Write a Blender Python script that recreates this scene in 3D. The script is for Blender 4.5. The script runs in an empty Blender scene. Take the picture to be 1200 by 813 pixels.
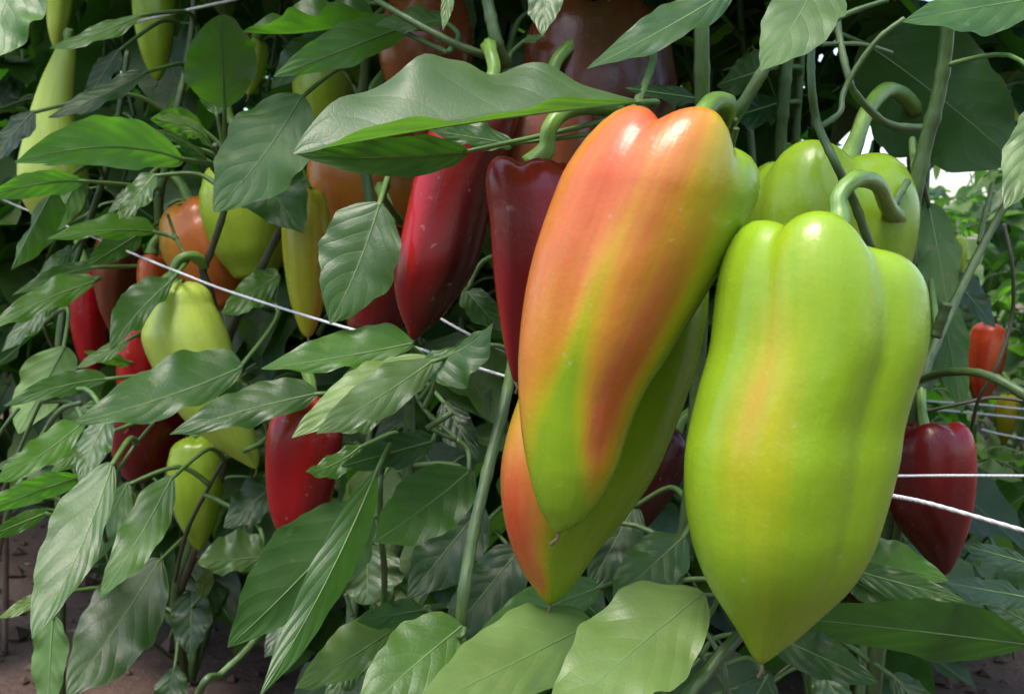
import bpy, math, random
from mathutils import Vector, Matrix, noise

# ------------------------------------------------------------------ camera, sky, sun, exposure
scene = bpy.context.scene
COL = scene.collection
PITCH = math.radians(5.0)
CAM = Vector((0.0, 0.0, 0.40))
F = 1287.0                                   # focal length in pixels of the 1200 px wide photograph
cam_data = bpy.data.cameras.new('camera')
cam_data.sensor_width = 36.0
cam_data.lens = 36.0 * F / 1200.0
cam_data.clip_start = 0.02
cam_data.clip_end = 200.0
cam_data.dof.use_dof = True
cam_data.dof.focus_distance = 0.41
cam_data.dof.aperture_fstop = 30.0
cam = bpy.data.objects.new('camera', cam_data)
COL.objects.link(cam)
cam.location = CAM
cam.rotation_euler = (math.radians(90) - PITCH, 0, 0)
scene.camera = cam
RIGHT = Vector((1, 0, 0))
FWD = Vector((0, math.cos(PITCH), -math.sin(PITCH)))
UP = Vector((0, math.sin(PITCH), math.cos(PITCH)))

SUN_EL, SUN_AZ = math.radians(70), math.radians(212)   # azimuth measured clockwise from +Y
world = bpy.data.worlds.new('World')
scene.world = world
world.use_nodes = True
wn = world.node_tree
sky = wn.nodes.new('ShaderNodeTexSky')
sky.sky_type = 'NISHITA'
sky.sun_disc = False
sky.sun_elevation = SUN_EL
sky.sun_rotation = SUN_AZ
sky.air_density = 1.25
sky.dust_density = 2.4
sky.ozone_density = 1.0
bg = wn.nodes['Background']
bg.inputs['Strength'].default_value = 0.125
wn.links.new(sky.outputs[0], bg.inputs['Color'])

sun_data = bpy.data.lights.new('sun', 'SUN')
sun_data.energy = 1.5
sun_data.angle = math.radians(26)
sun_data.color = (1.0, 0.95, 0.86)
sun = bpy.data.objects.new('sun', sun_data)
COL.objects.link(sun)
sd = Vector((math.sin(SUN_AZ) * math.cos(SUN_EL), math.cos(SUN_AZ) * math.cos(SUN_EL), math.sin(SUN_EL)))
sun.rotation_euler = sd.to_track_quat('Z', 'Y').to_euler()
sun.location = sd * 5

vs = scene.view_settings
vs.view_transform = 'Standard'
vs.look = 'None'
vs.exposure = 1.7
vs.gamma = 1.0
scene.cycles.use_denoising = True
scene.cycles.max_bounces = 8
scene.cycles.transparent_max_bounces = 8

R = random.Random(11)


def P(px, py, d):
    """point of the place seen at photo pixel (px, py), d metres in front of the camera"""
    return CAM + FWD * d + RIGHT * ((px - 600.0) * d / F) + UP * (-(py - 406.5) * d / F)


def project(v):
    q = v - CAM
    d = q.dot(FWD)
    if d < 0.05:
        return (0, 0, d)
    return (600 + q.dot(RIGHT) * F / d, 406.5 - q.dot(UP) * F / d, d)


# ------------------------------------------------------------------ materials
def nodes_of(name):
    m = bpy.data.materials.new(name)
    m.use_nodes = True
    nt = m.node_tree
    return m, nt, nt.nodes['Principled BSDF']


def mth(nt, op, a, b=None, c=None, clamp=False):
    n = nt.nodes.new('ShaderNodeMath')
    n.operation = op
    n.use_clamp = clamp
    for i, v in enumerate((a, b, c)):
        if v is None:
            continue
        if isinstance(v, (int, float)):
            n.inputs[i].default_value = v
        else:
            nt.links.new(v, n.inputs[i])
    return n.outputs[0]


def mixc(nt, fac, a, b, mode='MIX'):
    n = nt.nodes.new('ShaderNodeMix')
    n.data_type = 'RGBA'
    n.blend_type = mode
    for sock, v in ((n.inputs[0], fac), (n.inputs[6], a), (n.inputs[7], b)):
        if isinstance(v, (int, float)):
            sock.default_value = v
        elif isinstance(v, tuple):
            sock.default_value = (*v, 1)
        else:
            nt.links.new(v, sock)
    return n.outputs[2]


def tex_noise(nt, vec, scale, detail=3.0, rough=0.55):
    n = nt.nodes.new('ShaderNodeTexNoise')
    n.inputs['Scale'].default_value = scale
    n.inputs['Detail'].default_value = detail
    n.inputs['Roughness'].default_value = rough
    if vec is not None:
        nt.links.new(vec, n.inputs['Vector'])
    return n.outputs[0]


def ramp(nt, fac, stops):
    n = nt.nodes.new('ShaderNodeValToRGB')
    cr = n.color_ramp
    while len(cr.elements) < len(stops):
        cr.elements.new(0.5)
    for e, (p, c) in zip(cr.elements, stops):
        e.position = p
        e.color = (*c, 1) if len(c) == 3 else c
    nt.links.new(fac, n.inputs[0])
    return n.outputs[0]


def leaf_material(name, top, under, glow, vein=(0.125, 0.205, 0.07), nveins=6.0):
    m, nt, b = nodes_of(name)
    L = nt.links
    uv = nt.nodes.new('ShaderNodeUVMap').outputs[0]
    sep = nt.nodes.new('ShaderNodeSeparateXYZ')
    L.new(uv, sep.inputs[0])
    u, v = sep.outputs[0], sep.outputs[1]
    a = mth(nt, 'ABSOLUTE', mth(nt, 'MULTIPLY_ADD', u, 2.0, -1.0))
    side = mth(nt, 'MULTIPLY', mth(nt, 'GREATER_THAN', u, 0.5), 0.45)
    tc = nt.nodes.new('ShaderNodeTexCoord').outputs['Object']
    nz = tex_noise(nt, tc, 26.0, 3.0)
    ph = mth(nt, 'ADD', mth(nt, 'MULTIPLY', mth(nt, 'SUBTRACT', v, mth(nt, 'MULTIPLY', mth(nt, 'POWER', a, 1.25), 0.30)), nveins), side)
    ph = mth(nt, 'ADD', ph, mth(nt, 'MULTIPLY', nz, 0.35))
    fr = mth(nt, 'ABSOLUTE', mth(nt, 'SUBTRACT', mth(nt, 'FRACT', ph), 0.5))      # 0 on a side vein
    lat = mth(nt, 'SUBTRACT', 1.0, mth(nt, 'DIVIDE', fr, 0.075), clamp=True)
    lat = mth(nt, 'MULTIPLY', lat, mth(nt, 'SUBTRACT', 1.05, a, clamp=True))
    mid = mth(nt, 'SUBTRACT', 1.0, mth(nt, 'DIVIDE', a, 0.05), clamp=True)
    edge = mth(nt, 'MULTIPLY', mth(nt, 'SUBTRACT', a, 0.95, clamp=True), 14.0, clamp=True)
    # fine net of small veins
    vor = nt.nodes.new('ShaderNodeTexVoronoi')
    vor.feature = 'DISTANCE_TO_EDGE'
    vor.inputs['Scale'].default_value = 330.0
    L.new(tc, vor.inputs['Vector'])
    net = mth(nt, 'SUBTRACT', 1.0, mth(nt, 'MULTIPLY', vor.outputs['Distance'], 9.0), clamp=True)
    big = tex_noise(nt, tc, 34.0, 4.0, 0.6)
    oi = nt.nodes.new('ShaderNodeObjectInfo').outputs['Random']
    mott = mth(nt, 'MULTIPLY_ADD', big, 0.75, 0.62)
    mott = mth(nt, 'MULTIPLY', mott, mth(nt, 'MULTIPLY_ADD', oi, 0.55, 0.72))
    vein_f = mth(nt, 'ADD', mth(nt, 'MULTIPLY', mth(nt, 'MULTIPLY', lat, mth(nt, 'MULTIPLY_ADD', nz, 1.2, -0.1)), 0.50), mth(nt, 'ADD', mth(nt, 'MULTIPLY', mid, 0.7), mth(nt, 'MULTIPLY', edge, 0.45)), clamp=True)
    vein_f = mth(nt, 'ADD', vein_f, mth(nt, 'MULTIPLY', net, 0.07), clamp=True)
    geo = nt.nodes.new('ShaderNodeNewGeometry')
    back = geo.outputs['Backfacing']
    hue = mixc(nt, mth(nt, 'MULTIPLY', oi, 0.45), top, (top[0] * 1.6, top[1] * 1.25, top[2] * 0.55))
    c_top = mixc(nt, vein_f, hue, vein)
    c_un = mixc(nt, mth(nt, 'MULTIPLY', vein_f, 0.6), under, vein)
    c = mixc(nt, back, c_top, c_un)
    # a few dull specks and pale scuffs
    sp = tex_noise(nt, tc, 150.0, 2.0, 0.5)
    spk = mth(nt, 'MULTIPLY', mth(nt, 'GREATER_THAN', sp, 0.70), 0.35)
    c = mixc(nt, spk, c, (0.16, 0.17, 0.09))
    wn_ = tex_noise(nt, tc, 48.0, 4.0, 0.65)
    worn = mth(nt, 'MULTIPLY', mth(nt, 'MULTIPLY_ADD', wn_, 7.0, -4.6, clamp=True), mth(nt, 'MULTIPLY', oi, 0.7))
    c = mixc(nt, worn, c, (0.22, 0.19, 0.07))
    mm = nt.nodes.new('ShaderNodeCombineColor')
    for i in range(3):
        L.new(mott, mm.inputs[i])
    c = mixc(nt, 1.0, c, mm.outputs[0], 'MULTIPLY')
    L.new(c, b.inputs['Base Color'])
    rgh = mth(nt, 'ADD', mth(nt, 'MULTIPLY', back, 0.20), mth(nt, 'MULTIPLY_ADD', big, 0.30, 0.28))
    L.new(rgh, b.inputs['Roughness'])
    b.inputs['Specular IOR Level'].default_value = 0.55
    # relief: veins sunk, blade quilted between them
    hgt = mth(nt, 'SUBTRACT', mth(nt, 'MULTIPLY', mth(nt, 'POWER', mth(nt, 'MULTIPLY', fr, 2.0, clamp=True), 0.6), 0.42), mth(nt, 'MULTIPLY', net, 0.05))
    hgt = mth(nt, 'ADD', hgt, mth(nt, 'MULTIPLY', big, 0.7))
    bmp = nt.nodes.new('ShaderNodeBump')
    bmp.inputs['Strength'].default_value = 0.40
    bmp.inputs['Distance'].default_value = 0.0017
    L.new(hgt, bmp.inputs['Height'])
    L.new(bmp.outputs[0], b.inputs['Normal'])
    tr = nt.nodes.new('ShaderNodeBsdfTranslucent')
    gl = mixc(nt, 1.0, mixc(nt, mth(nt, 'MULTIPLY', vein_f, 0.5), glow, tuple(x * 0.45 for x in glow)), mm.outputs[0], 'MULTIPLY')
    L.new(gl, tr.inputs['Color'])
    L.new(bmp.outputs[0], tr.inputs['Normal'])
    mx = nt.nodes.new('ShaderNodeMixShader')
    mx.inputs[0].default_value = 0.36
    L.new(b.outputs[0], mx.inputs[1])
    L.new(tr.outputs[0], mx.inputs[2])
    L.new(mx.outputs[0], nt.nodes['Material Output'].inputs['Surface'])
    return m


def stem_material(name, col, col2, rough=0.45):
    m, nt, b = nodes_of(name)
    uv = nt.nodes.new('ShaderNodeUVMap').outputs[0]
    mp = nt.nodes.new('ShaderNodeMapping')
    mp.inputs['Scale'].default_value = (7.0, 1.2, 1.0)
    nt.links.new(uv, mp.inputs['Vector'])
    st = tex_noise(nt, mp.outputs[0], 2.2, 4.0)
    tc = nt.nodes.new('ShaderNodeTexCoord').outputs['Object']
    nz = tex_noise(nt, tc, 55.0, 4.0)
    f = mth(nt, 'MULTIPLY_ADD', mth(nt, 'ADD', st, nz), 2.4, -1.9, clamp=True)
    nt.links.new(mixc(nt, f, col, col2), b.inputs['Base Color'])
    b.inputs['Roughness'].default_value = rough
    b.inputs['Subsurface Weight'].default_value = 0.08
    b.inputs['Subsurface Radius'].default_value = (0.002, 0.003, 0.001)
    bmp = nt.nodes.new('ShaderNodeBump')
    bmp.inputs['Strength'].default_value = 0.5
    bmp.inputs['Distance'].default_value = 0.0006
    nt.links.new(st, bmp.inputs['Height'])
    nt.links.new(bmp.outputs[0], b.inputs['Normal'])
    return m


def skin_material():
    m, nt, b = nodes_of('pepper_skin')
    at = nt.nodes.new('ShaderNodeAttribute')
    at.attribute_name = 'skin'
    uv = nt.nodes.new('ShaderNodeUVMap').outputs[0]
    mp = nt.nodes.new('ShaderNodeMapping')
    mp.inputs['Scale'].default_value = (16.0, 1.6, 1.0)
    nt.links.new(uv, mp.inputs['Vector'])
    streak = tex_noise(nt, mp.outputs[0], 1.6, 4.0, 0.6)
    tc = nt.nodes.new('ShaderNodeTexCoord').outputs['Object']
    blot = tex_noise(nt, tc, 42.0, 4.0, 0.55)
    v = mth(nt, 'MULTIPLY_ADD', streak, 0.26, 0.74)
    v = mth(nt, 'MULTIPLY', v, mth(nt, 'MULTIPLY_ADD', blot, 0.34, 0.86))
    cc = nt.nodes.new('ShaderNodeCombineColor')
    nt.links.new(v, cc.inputs[0])
    nt.links.new(v, cc.inputs[1])
    nt.links.new(v, cc.inputs[2])
    c = mixc(nt, 1.0, at.outputs['Color'], cc.outputs[0], 'MULTIPLY')
    # small pale scuffs and lenticels
    sp = tex_noise(nt, tc, 210.0, 2.0, 0.5)
    c = mixc(nt, mth(nt, 'MULTIPLY', mth(nt, 'MULTIPLY_ADD', sp, 9.0, -6.2, clamp=True), 0.22), c, (0.62, 0.52, 0.38))
    nt.links.new(c, b.inputs['Base Color'])
    rb = tex_noise(nt, tc, 95.0, 5.0, 0.65)
    rg = mth(nt, 'ADD', mth(nt, 'MULTIPLY_ADD', blot, 0.16, 0.06), mth(nt, 'MULTIPLY', rb, 0.22))
    nt.links.new(rg, b.inputs['Roughness'])
    b.inputs['Specular IOR Level'].default_value = 0.36
    b.inputs['Subsurface Weight'].default_value = 0.12
    b.inputs['Subsurface Radius'].default_value = (0.006, 0.004, 0.001)
    b.inputs['Coat Weight'].default_value = 0.0
    b.inputs['Coat Roughness'].default_value = 0.22
    fine = tex_noise(nt, tc, 620.0, 2.0, 0.5)
    h = mth(nt, 'ADD', mth(nt, 'MULTIPLY_ADD', fine, 0.10, mth(nt, 'MULTIPLY', blot, 1.0)), mth(nt, 'MULTIPLY', streak, 0.5))
    bmp = nt.nodes.new('ShaderNodeBump')
    bmp.inputs['Strength'].default_value = 0.35
    bmp.inputs['Distance'].default_value = 0.0016
    nt.links.new(h, bmp.inputs['Height'])
    nt.links.new(bmp.outputs[0], b.inputs['Normal'])
    return m


def plain(name, c1, c2, scale, rough, bump=0.0, dist=0.001):
    m, nt, b = nodes_of(name)
    tc = nt.nodes.new('ShaderNodeTexCoord').outputs['Object']
    nz = tex_noise(nt, tc, scale, 5.0, 0.6)
    nt.links.new(ramp(nt, nz, [(0.3, c1), (0.7, c2)]), b.inputs['Base Color'])
    b.inputs['Roughness'].default_value = rough
    if bump:
        bm = nt.nodes.new('ShaderNodeBump')
        bm.inputs['Strength'].default_value = bump
        bm.inputs['Distance'].default_value = dist
        nt.links.new(nz, bm.inputs['Height'])
        nt.links.new(bm.outputs[0], b.inputs['Normal'])
    return m


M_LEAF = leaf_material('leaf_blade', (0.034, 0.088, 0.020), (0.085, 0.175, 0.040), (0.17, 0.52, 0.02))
M_LEAF_PALE = leaf_material('leaf_blade_pale', (0.088, 0.154, 0.052), (0.14, 0.23, 0.07), (0.16, 0.42, 0.03))  # paler copy: sky sheen of upturned leaves is put into its colour
M_LEAF_SHADE = leaf_material('leaf_blade_shade', (0.022, 0.062, 0.015), (0.040, 0.100, 0.020), (0.055, 0.22, 0.012))  # darker copy: shade on the inner leaves is put into its colour
LEAFM = {'m': M_LEAF, 'p': M_LEAF_PALE, 'd': M_LEAF_SHADE}
M_MID = stem_material('leaf_midrib', (0.135, 0.215, 0.065), (0.085, 0.150, 0.045))
M_PET = stem_material('petiole_green', (0.105, 0.185, 0.05), (0.065, 0.125, 0.035))
M_STEM = stem_material('stem_green', (0.072, 0.128, 0.034), (0.036, 0.068, 0.020), 0.45)
M_STEM_DARK = stem_material('stem_woody', (0.060, 0.075, 0.032), (0.035, 0.032, 0.024), 0.6)
M_STALK = stem_material('stalk_green', (0.150, 0.260, 0.045), (0.085, 0.165, 0.030), 0.42)
M_SKIN = skin_material()
M_SCAR = plain('dry_scar', (0.10, 0.055, 0.03), (0.22, 0.15, 0.08), 300, 0.8)
M_TWINE = plain('white_twine', (0.40, 0.40, 0.42), (0.62, 0.62, 0.64), 900, 0.7, 0.4, 0.0005)
M_CANE = plain('brown_cane', (0.10, 0.06, 0.05), (0.19, 0.13, 0.10), 60, 0.7)
M_FILM = plain('plastic_film', (0.74, 0.74, 0.78), (0.86, 0.86, 0.88), 20, 0.25)


# ------------------------------------------------------------------ object helpers
def tag(o, label, cat, group=None):
    o['label'] = label
    o['category'] = cat
    if group:
        o['group'] = group


def empty(name, loc):
    o = bpy.data.objects.new(name, None)
    COL.objects.link(o)
    o.location = loc
    o.empty_display_size = 0.02
    return o


def origin_of(parent):
    v = Vector((0, 0, 0))
    while parent is not None:
        v += parent.location
        parent = parent.parent
    return v


def mesh_obj(name, verts, faces, mats, parent=None, uvs=None, fmat=None, smooth=True, cols=None):
    """verts in world space; object origin = the parent's"""
    o0 = origin_of(parent)
    me = bpy.data.meshes.new(name)
    me.from_pydata([tuple(Vector(v) - o0) for v in verts], [], faces)
    if uvs is not None:
        ul = me.uv_layers.new(name='UVMap')
        li = [0] * len(me.loops)
        me.loops.foreach_get('vertex_index', li)
        flat = []
        for i in li:
            flat.extend(uvs[i])
        ul.data.foreach_set('uv', flat)
    if cols is not None:
        ca = me.color_attributes.new('skin', 'FLOAT_COLOR', 'POINT')
        flat = []
        for c in cols:
            flat.extend((c[0], c[1], c[2], 1.0))
        ca.data.foreach_set('color', flat)
    for m in (mats if isinstance(mats, (list, tuple)) else [mats]):
        me.materials.append(m)
    if fmat is not None:
        me.polygons.foreach_set('material_index', fmat)
    if smooth:
        me.polygons.foreach_set('use_smooth', [True] * len(me.polygons))
    me.update()
    o = bpy.data.objects.new(name, me)
    COL.objects.link(o)
    if parent is not None:
        o.parent = parent
    return o


def smooth_path(pts, n):
    """Catmull-Rom through pts (tuples of any length) -> n+1 samples"""
    k = len(pts)
    if k == 2:
        return [tuple(a + (b - a) * i / n for a, b in zip(*pts)) for i in range(n + 1)]
    out = []
    for i in range(n + 1):
        s = i / n * (k - 1)
        j = min(int(s), k - 2)
        t = s - j
        p0, p1, p2, p3 = pts[max(j - 1, 0)], pts[j], pts[j + 1], pts[min(j + 2, k - 1)]
        out.append(tuple(0.5 * (2 * b + (c - a) * t + (2 * a - 5 * b + 4 * c - d) * t * t + (3 * b - a - 3 * c + d) * t ** 3)
                         for a, b, c, d in zip(p0, p1, p2, p3)))
    return out


def tube_geo(path, radii, sides=8, ribs=0, rib_amp=0.0, cap=True):
    """path: Vectors, radii per point -> verts, faces, uvs"""
    V, Fc, U = [], [], []
    n = len(path)
    ref = None
    acc = 0.0
    for i, p in enumerate(path):
        tg = (path[min(i + 1, n - 1)] - path[max(i - 1, 0)])
        tg = tg.normalized() if tg.length > 1e-9 else Vector((0, 0, 1))
        if ref is None:
            ref = tg.orthogonal().normalized()
        ref = (ref - tg * ref.dot(tg))
        ref = ref.normalized() if ref.length > 1e-9 else tg.orthogonal().normalized()
        bn = tg.cross(ref)
        if i:
            acc += (p - path[i - 1]).length
        for s in range(sides):
            a = 2 * math.pi * s / sides
            r = radii[i] * (1 + rib_amp * math.cos(ribs * a)) if ribs else radii[i]
            V.append(p + ref * (math.cos(a) * r) + bn * (math.sin(a) * r))
            U.append((s / sides, acc * 40))
    for i in range(n - 1):
        for s in range(sides):
            s2 = (s + 1) % sides
            Fc.append((i * sides + s, i * sides + s2, (i + 1) * sides + s2, (i + 1) * sides + s))
    if cap:
        Fc.append(tuple(reversed(range(sides))))
        Fc.append(tuple(range((n - 1) * sides, n * sides)))
    return V, Fc, U


def tube(name, path, radii, mat, parent, sides=8, ribs=0, rib_amp=0.0):
    V, Fc, U = tube_geo(path, radii, sides, ribs, rib_amp)
    return mesh_obj(name, V, Fc, mat, parent, uvs=U)


# ------------------------------------------------------------------ ground
def soil_height(x, y):
    v = Vector((x, y, 0.0))
    h = noise.noise(v * 3.0) * 0.016 + noise.noise(v * 9.0) * 0.010 + abs(noise.noise(v * 27.0)) * 0.008 + noise.noise(v * 70.0) * 0.003
    return h - 0.006


def build_soil():
    m, nt, b = nodes_of('soil')
    tc = nt.nodes.new('ShaderNodeTexCoord').outputs['Object']
    n1 = tex_noise(nt, tc, 7.0, 6.0, 0.6)
    n2 = tex_noise(nt, tc, 90.0, 6.0, 0.7)
    f = mth(nt, 'ADD', mth(nt, 'MULTIPLY', n1, 0.6), mth(nt, 'MULTIPLY', n2, 0.4))
    c = ramp(nt, f, [(0.32, (0.042, 0.024, 0.017)), (0.52, (0.112, 0.066, 0.049)), (0.72, (0.20, 0.125, 0.094))])
    sp = tex_noise(nt, tc, 240.0, 2.0)
    c = mixc(nt, mth(nt, 'GREATER_THAN', sp, 0.72), c, (0.24, 0.20, 0.17))
    nt.links.new(c, b.inputs['Base Color'])
    b.inputs['Roughness'].default_value = 0.92
    bm = nt.nodes.new('ShaderNodeBump')
    bm.inputs['Strength'].default_value = 0.9
    bm.inputs['Distance'].default_value = 0.006
    nt.links.new(n2, bm.inputs['Height'])
    nt.links.new(bm.outputs[0], b.inputs['Normal'])
    xs = [-60, -25, -10, -5, -3] + [-2.2 + i * 0.022 for i in range(201)] + [3, 5, 10, 25, 60]
    ys = [-60, -25, -8, -3, -1, 0] + [0.3 + i * 0.022 for i in range(150)] + [4.2, 6, 10, 25, 60]
    V, Fc = [], []
    for y in ys:
        for x in xs:
            V.append((x, y, soil_height(x, y)))
    w = len(xs)
    for j in range(len(ys) - 1):
        for i in range(w - 1):
            Fc.append((j * w + i, j * w + i + 1, (j + 1) * w + i + 1, (j + 1) * w + i))
    g = mesh_obj('ground', V, Fc, m)
    g['kind'] = 'structure'
    g['label'] = 'dark brown crumbly garden soil under the plants'
    # loose crumbs and bits of dry leaf
    V, Fc, fm = [], [], []
    rr = random.Random(5)
    for k in range(5200):
        x = rr.uniform(-1.5, 0.9)
        y = rr.uniform(0.55, 2.4)
        s = rr.uniform(0.0018, 0.0065) * (2.4 if rr.random() < 0.12 else 1)
        z = soil_height(x, y)
        chip = rr.random() < 0.07
        base = len(V)
        q = Matrix.Rotation(rr.uniform(0, 6.28), 3, 'Z')
        pts = [(1, 0, 0), (-1, .1, 0), (0.1, 1, 0), (0, -1, .1), (0, .1, .8), (0, 0, -.6)]
        for p in pts:
            v = q @ Vector((p[0] * rr.uniform(.7, 1.4), p[1] * rr.uniform(.6, 1.2), p[2] * (0.25 if chip else 1)))
            V.append(Vector((x, y, z + s * 0.3)) + v * s)
        for f3 in ((0, 2, 4), (2, 1, 4), (1, 3, 4), (3, 0, 4), (2, 0, 5), (1, 2, 5), (3, 1, 5), (0, 3, 5)):
            Fc.append(tuple(base + i for i in f3))
            fm.append(1 if chip else 0)
    m2 = plain('dry_leaf_chip', (0.20, 0.085, 0.035), (0.36, 0.22, 0.12), 80, 0.85)
    c = mesh_obj('soil_crumbs', V, Fc, [m, m2], fmat=fm, smooth=False)
    c['kind'] = 'stuff'
    c['label'] = 'loose soil crumbs and dry chips on the ground'
    c['category'] = 'soil'


build_soil()


# ------------------------------------------------------------------ leaves
def leaf_outline(t, a=0.62, b=0.98):
    pk = a / (a + b)
    nrm = pk ** a * (1 - pk) ** b
    return (t ** a) * ((1 - t) ** b) / nrm


def axis_dir(mid, t):
    a_ = mid(min(t + .02, 1)) - mid(max(t - .02, 0))
    return a_.normalized() if a_.length > 1e-9 else Vector((0, 1, 0))


def blade_grid(mid, va, vb, seed, nt=40, nu=7, wave=0.12, quilt=0.0003, a=0.62, b=0.98, sgn=1.0):
    """mid(t) -> Vector; va/vb: edge vectors at the widest place. returns grid rows"""
    rr = random.Random(seed)
    p1, p2, p3, p4 = (rr.uniform(0, 6.28) for _ in range(4))
    k1, k2 = rr.uniform(1.6, 3.0), rr.uniform(1.6, 3.0)
    cu = rr.uniform(0.02, 0.16)
    tw = rr.uniform(-0.45, 0.45)
    tilt_l = rr.uniform(-0.10, 0.10)
    rows, UV = [], []
    wl = max(va.length, vb.length)
    for i in range(nt + 1):
        t = i / nt
        te = 0.006 + 0.99 * t
        w = leaf_outline(te, a, b)
        m = mid(t)
        row, uvr = [], []
        for j in range(-nu, nu + 1):
            u = j / nu
            au = abs(u)
            vec = vb if u > 0 else va
            other = va if u > 0 else vb
            nrm = (mid(min(t + .02, 1)) - mid(max(t - .02, 0))).cross(vec)
            if u < 0:
                nrm = -nrm
            nrm = nrm.normalized() * sgn if nrm.length > 1e-12 else Vector((0, 0, 1))
            ww = w * (1 + 0.045 * math.sin(6.28 * (3.1 * t) + (p1 if u > 0 else p2)) + 0.02 * math.sin(6.28 * 7.3 * t + p3))
            ta = tw * (t - 0.35)
            rot = Matrix.Rotation(ta, 3, axis_dir(mid, t))
            p = m + (rot @ vec) * (ww * au)
            # rounded cross-section and edge waves
            z = -cu * wl * (au ** 2.2) * w
            z += wave * wl * w * (au ** 1.7) * math.sin(6.28 * (k1 if u > 0 else k2) * t + (p1 if u > 0 else p2))
            z += 0.3 * wave * wl * w * (au ** 2) * math.sin(6.28 * 5.2 * t + p4 + (0.9 if u > 0 else 0))
            ph = (t - 0.30 * au ** 1.25) * 6.0 + (0.45 if u > 0 else 0) 
            fr = abs(ph - math.floor(ph) - 0.5) * 2
            z += quilt * (math.sqrt(fr) - 0.5) * min(1, au * 5) * (1 - au ** 4) * min(1, w * 1.5)
            row.append(p + nrm * z)
            uvr.append((0.5 + 0.5 * u, t))
        rows.append(row)
        UV.append(uvr)
    return rows, UV


def grid_mesh(rows, UV, flip):
    V = [p for r in rows for p in r]
    U = [q for r in UV for q in r]
    n = len(rows[0])
    Fc = []
    for i in range(len(rows) - 1):
        for j in range(n - 1):
            f = (i * n + j, i * n + j + 1, (i + 1) * n + j + 1, (i + 1) * n + j)
            Fc.append(tuple(reversed(f)) if flip else f)
    return V, Fc, U


HERO_SAMPLES = []
STEM_SAMPLES = []


def nearest_stem(p, limit):
    best, bd = None, limit
    for q in STEM_SAMPLES:
        e = (q - p).length
        if e < bd:
            best, bd = q, e
    return best



def leaf(plant, base, tip, A, B, d0, d1=None, side='t', bend=(0, 0), dm=None, att=None, mat='m', k=0.7, fold=0.18,
         wave=0.15, pr=1.25, a=0.62, b=0.98, seed=None, droop=0.0):
    """a leaf of the photograph: midrib from base to tip (photo pixels), edge offsets A and B (pixels), depths in metres"""
    d1 = d0 if d1 is None else d1
    dmid = (d0 + d1) / 2 if dm is None else dm
    seed = seed if seed is not None else int(base[0] * 7 + base[1] * 13 + tip[0] * 3 + tip[1]) & 0xffff
    c = ((base[0] + tip[0]) / 2 + bend[0] * 2, (base[1] + tip[1]) / 2 + bend[1] * 2)
    dc = dmid * 2 - (d0 + d1) / 2
    b3, c3, t3 = P(*base, d0), P(*c, dc), P(*tip, d1)

    def mid(t):
        return b3 * ((1 - t) ** 2) + c3 * (2 * t * (1 - t)) + t3 * (t * t)
    s = 1 if side == 't' else -1
    dav = dmid

    def vec(E):
        px = dav / F
        z = E[2] if len(E) > 2 else (k * E[1] * s + fold * math.hypot(E[0], E[1]) * s)
        return RIGHT * (E[0] * px) + UP * (-E[1] * px) - FWD * (z * px)
    va, vb = vec(A), vec(B)
    # winding: larger half faces the camera with its top (side 't') or its underside ('u')
    big = vb if math.hypot(B[0], B[1]) >= math.hypot(A[0], A[1]) else va
    ax = (t3 - b3)
    n = vb.cross(ax) if big is vb else -(va.cross(ax))
    facing = n.dot(CAM - c3) > 0
    flip = (facing != (side == 't'))
    rows, UV = blade_grid(mid, va, vb, seed, wave=wave, a=a, b=b, sgn=1.0 if flip else -1.0)
    V, Fc, U = grid_mesh(rows, UV, flip)
    o = mesh_obj('leaf', V, Fc, LEAFM[mat], plant, uvs=U)
    npt = 20
    pts = [mid(i / npt * 0.97) for i in range(npt + 1)]
    tube('midrib', pts, [0.00058 * (1 - 0.8 * i / npt) * max(.6, min(1.2, dav / .5)) for i in range(npt + 1)], M_MID, o, 6)
    # petiole
    tg = (b3 - mid(0.08)).normalized()
    if att is None:
        end = b3 + tg * 0.028 + Vector((0, 0.026, -0.006))
        ns_ = nearest_stem(end, 0.09)
    else:
        end = P(*att)
        ns_ = nearest_stem(end, 0.07)
    if ns_ is not None:
        end = ns_
    mm = (b3 + end) / 2 + tg * ((end - b3).length * 0.22)
    q = [mid(0.02), b3] if False else [b3 - tg * 0.002, mm, end]
    pp = [Vector(v) for v in smooth_path([tuple(x) for x in q], 10)]
    rad = pr * 0.001 * max(0.8, min(1.25, dav / .5))
    tube('petiole', pp, [rad * (0.8 + 0.4 * i / 10) for i in range(11)], M_PET, o, 7)
    for r in rows[::8]:
        for p in r[::7]:
            HERO_SAMPLES.append(project(p))
    return o


def stem(plant, pts, r0, r1=None, mat=None, name='stem', sides=10, n=None):
    """pts: (px, py, depth); radii in millimetres"""
    r1 = r0 if r1 is None else r1
    n = n or max(8, len(pts) * 7)
    sp = smooth_path(pts, n)
    path = [P(*q) for q in sp]
    STEM_SAMPLES.extend(path)
    sd = R.randint(0, 999)
    rad = [(r0 + (r1 - r0) * i / n) * 0.001 * (1 + 0.07 * noise.noise(Vector((i * 0.6, sd, 0)))) for i in range(n + 1)]
    # swollen nodes
    for k_ in range(1, n, 6):
        rad[k_] *= 1.13
    return tube(name, path, rad, mat or M_STEM, plant, sides, ribs=4 if r0 > 1.6 else 0, rib_amp=0.13)


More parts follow.
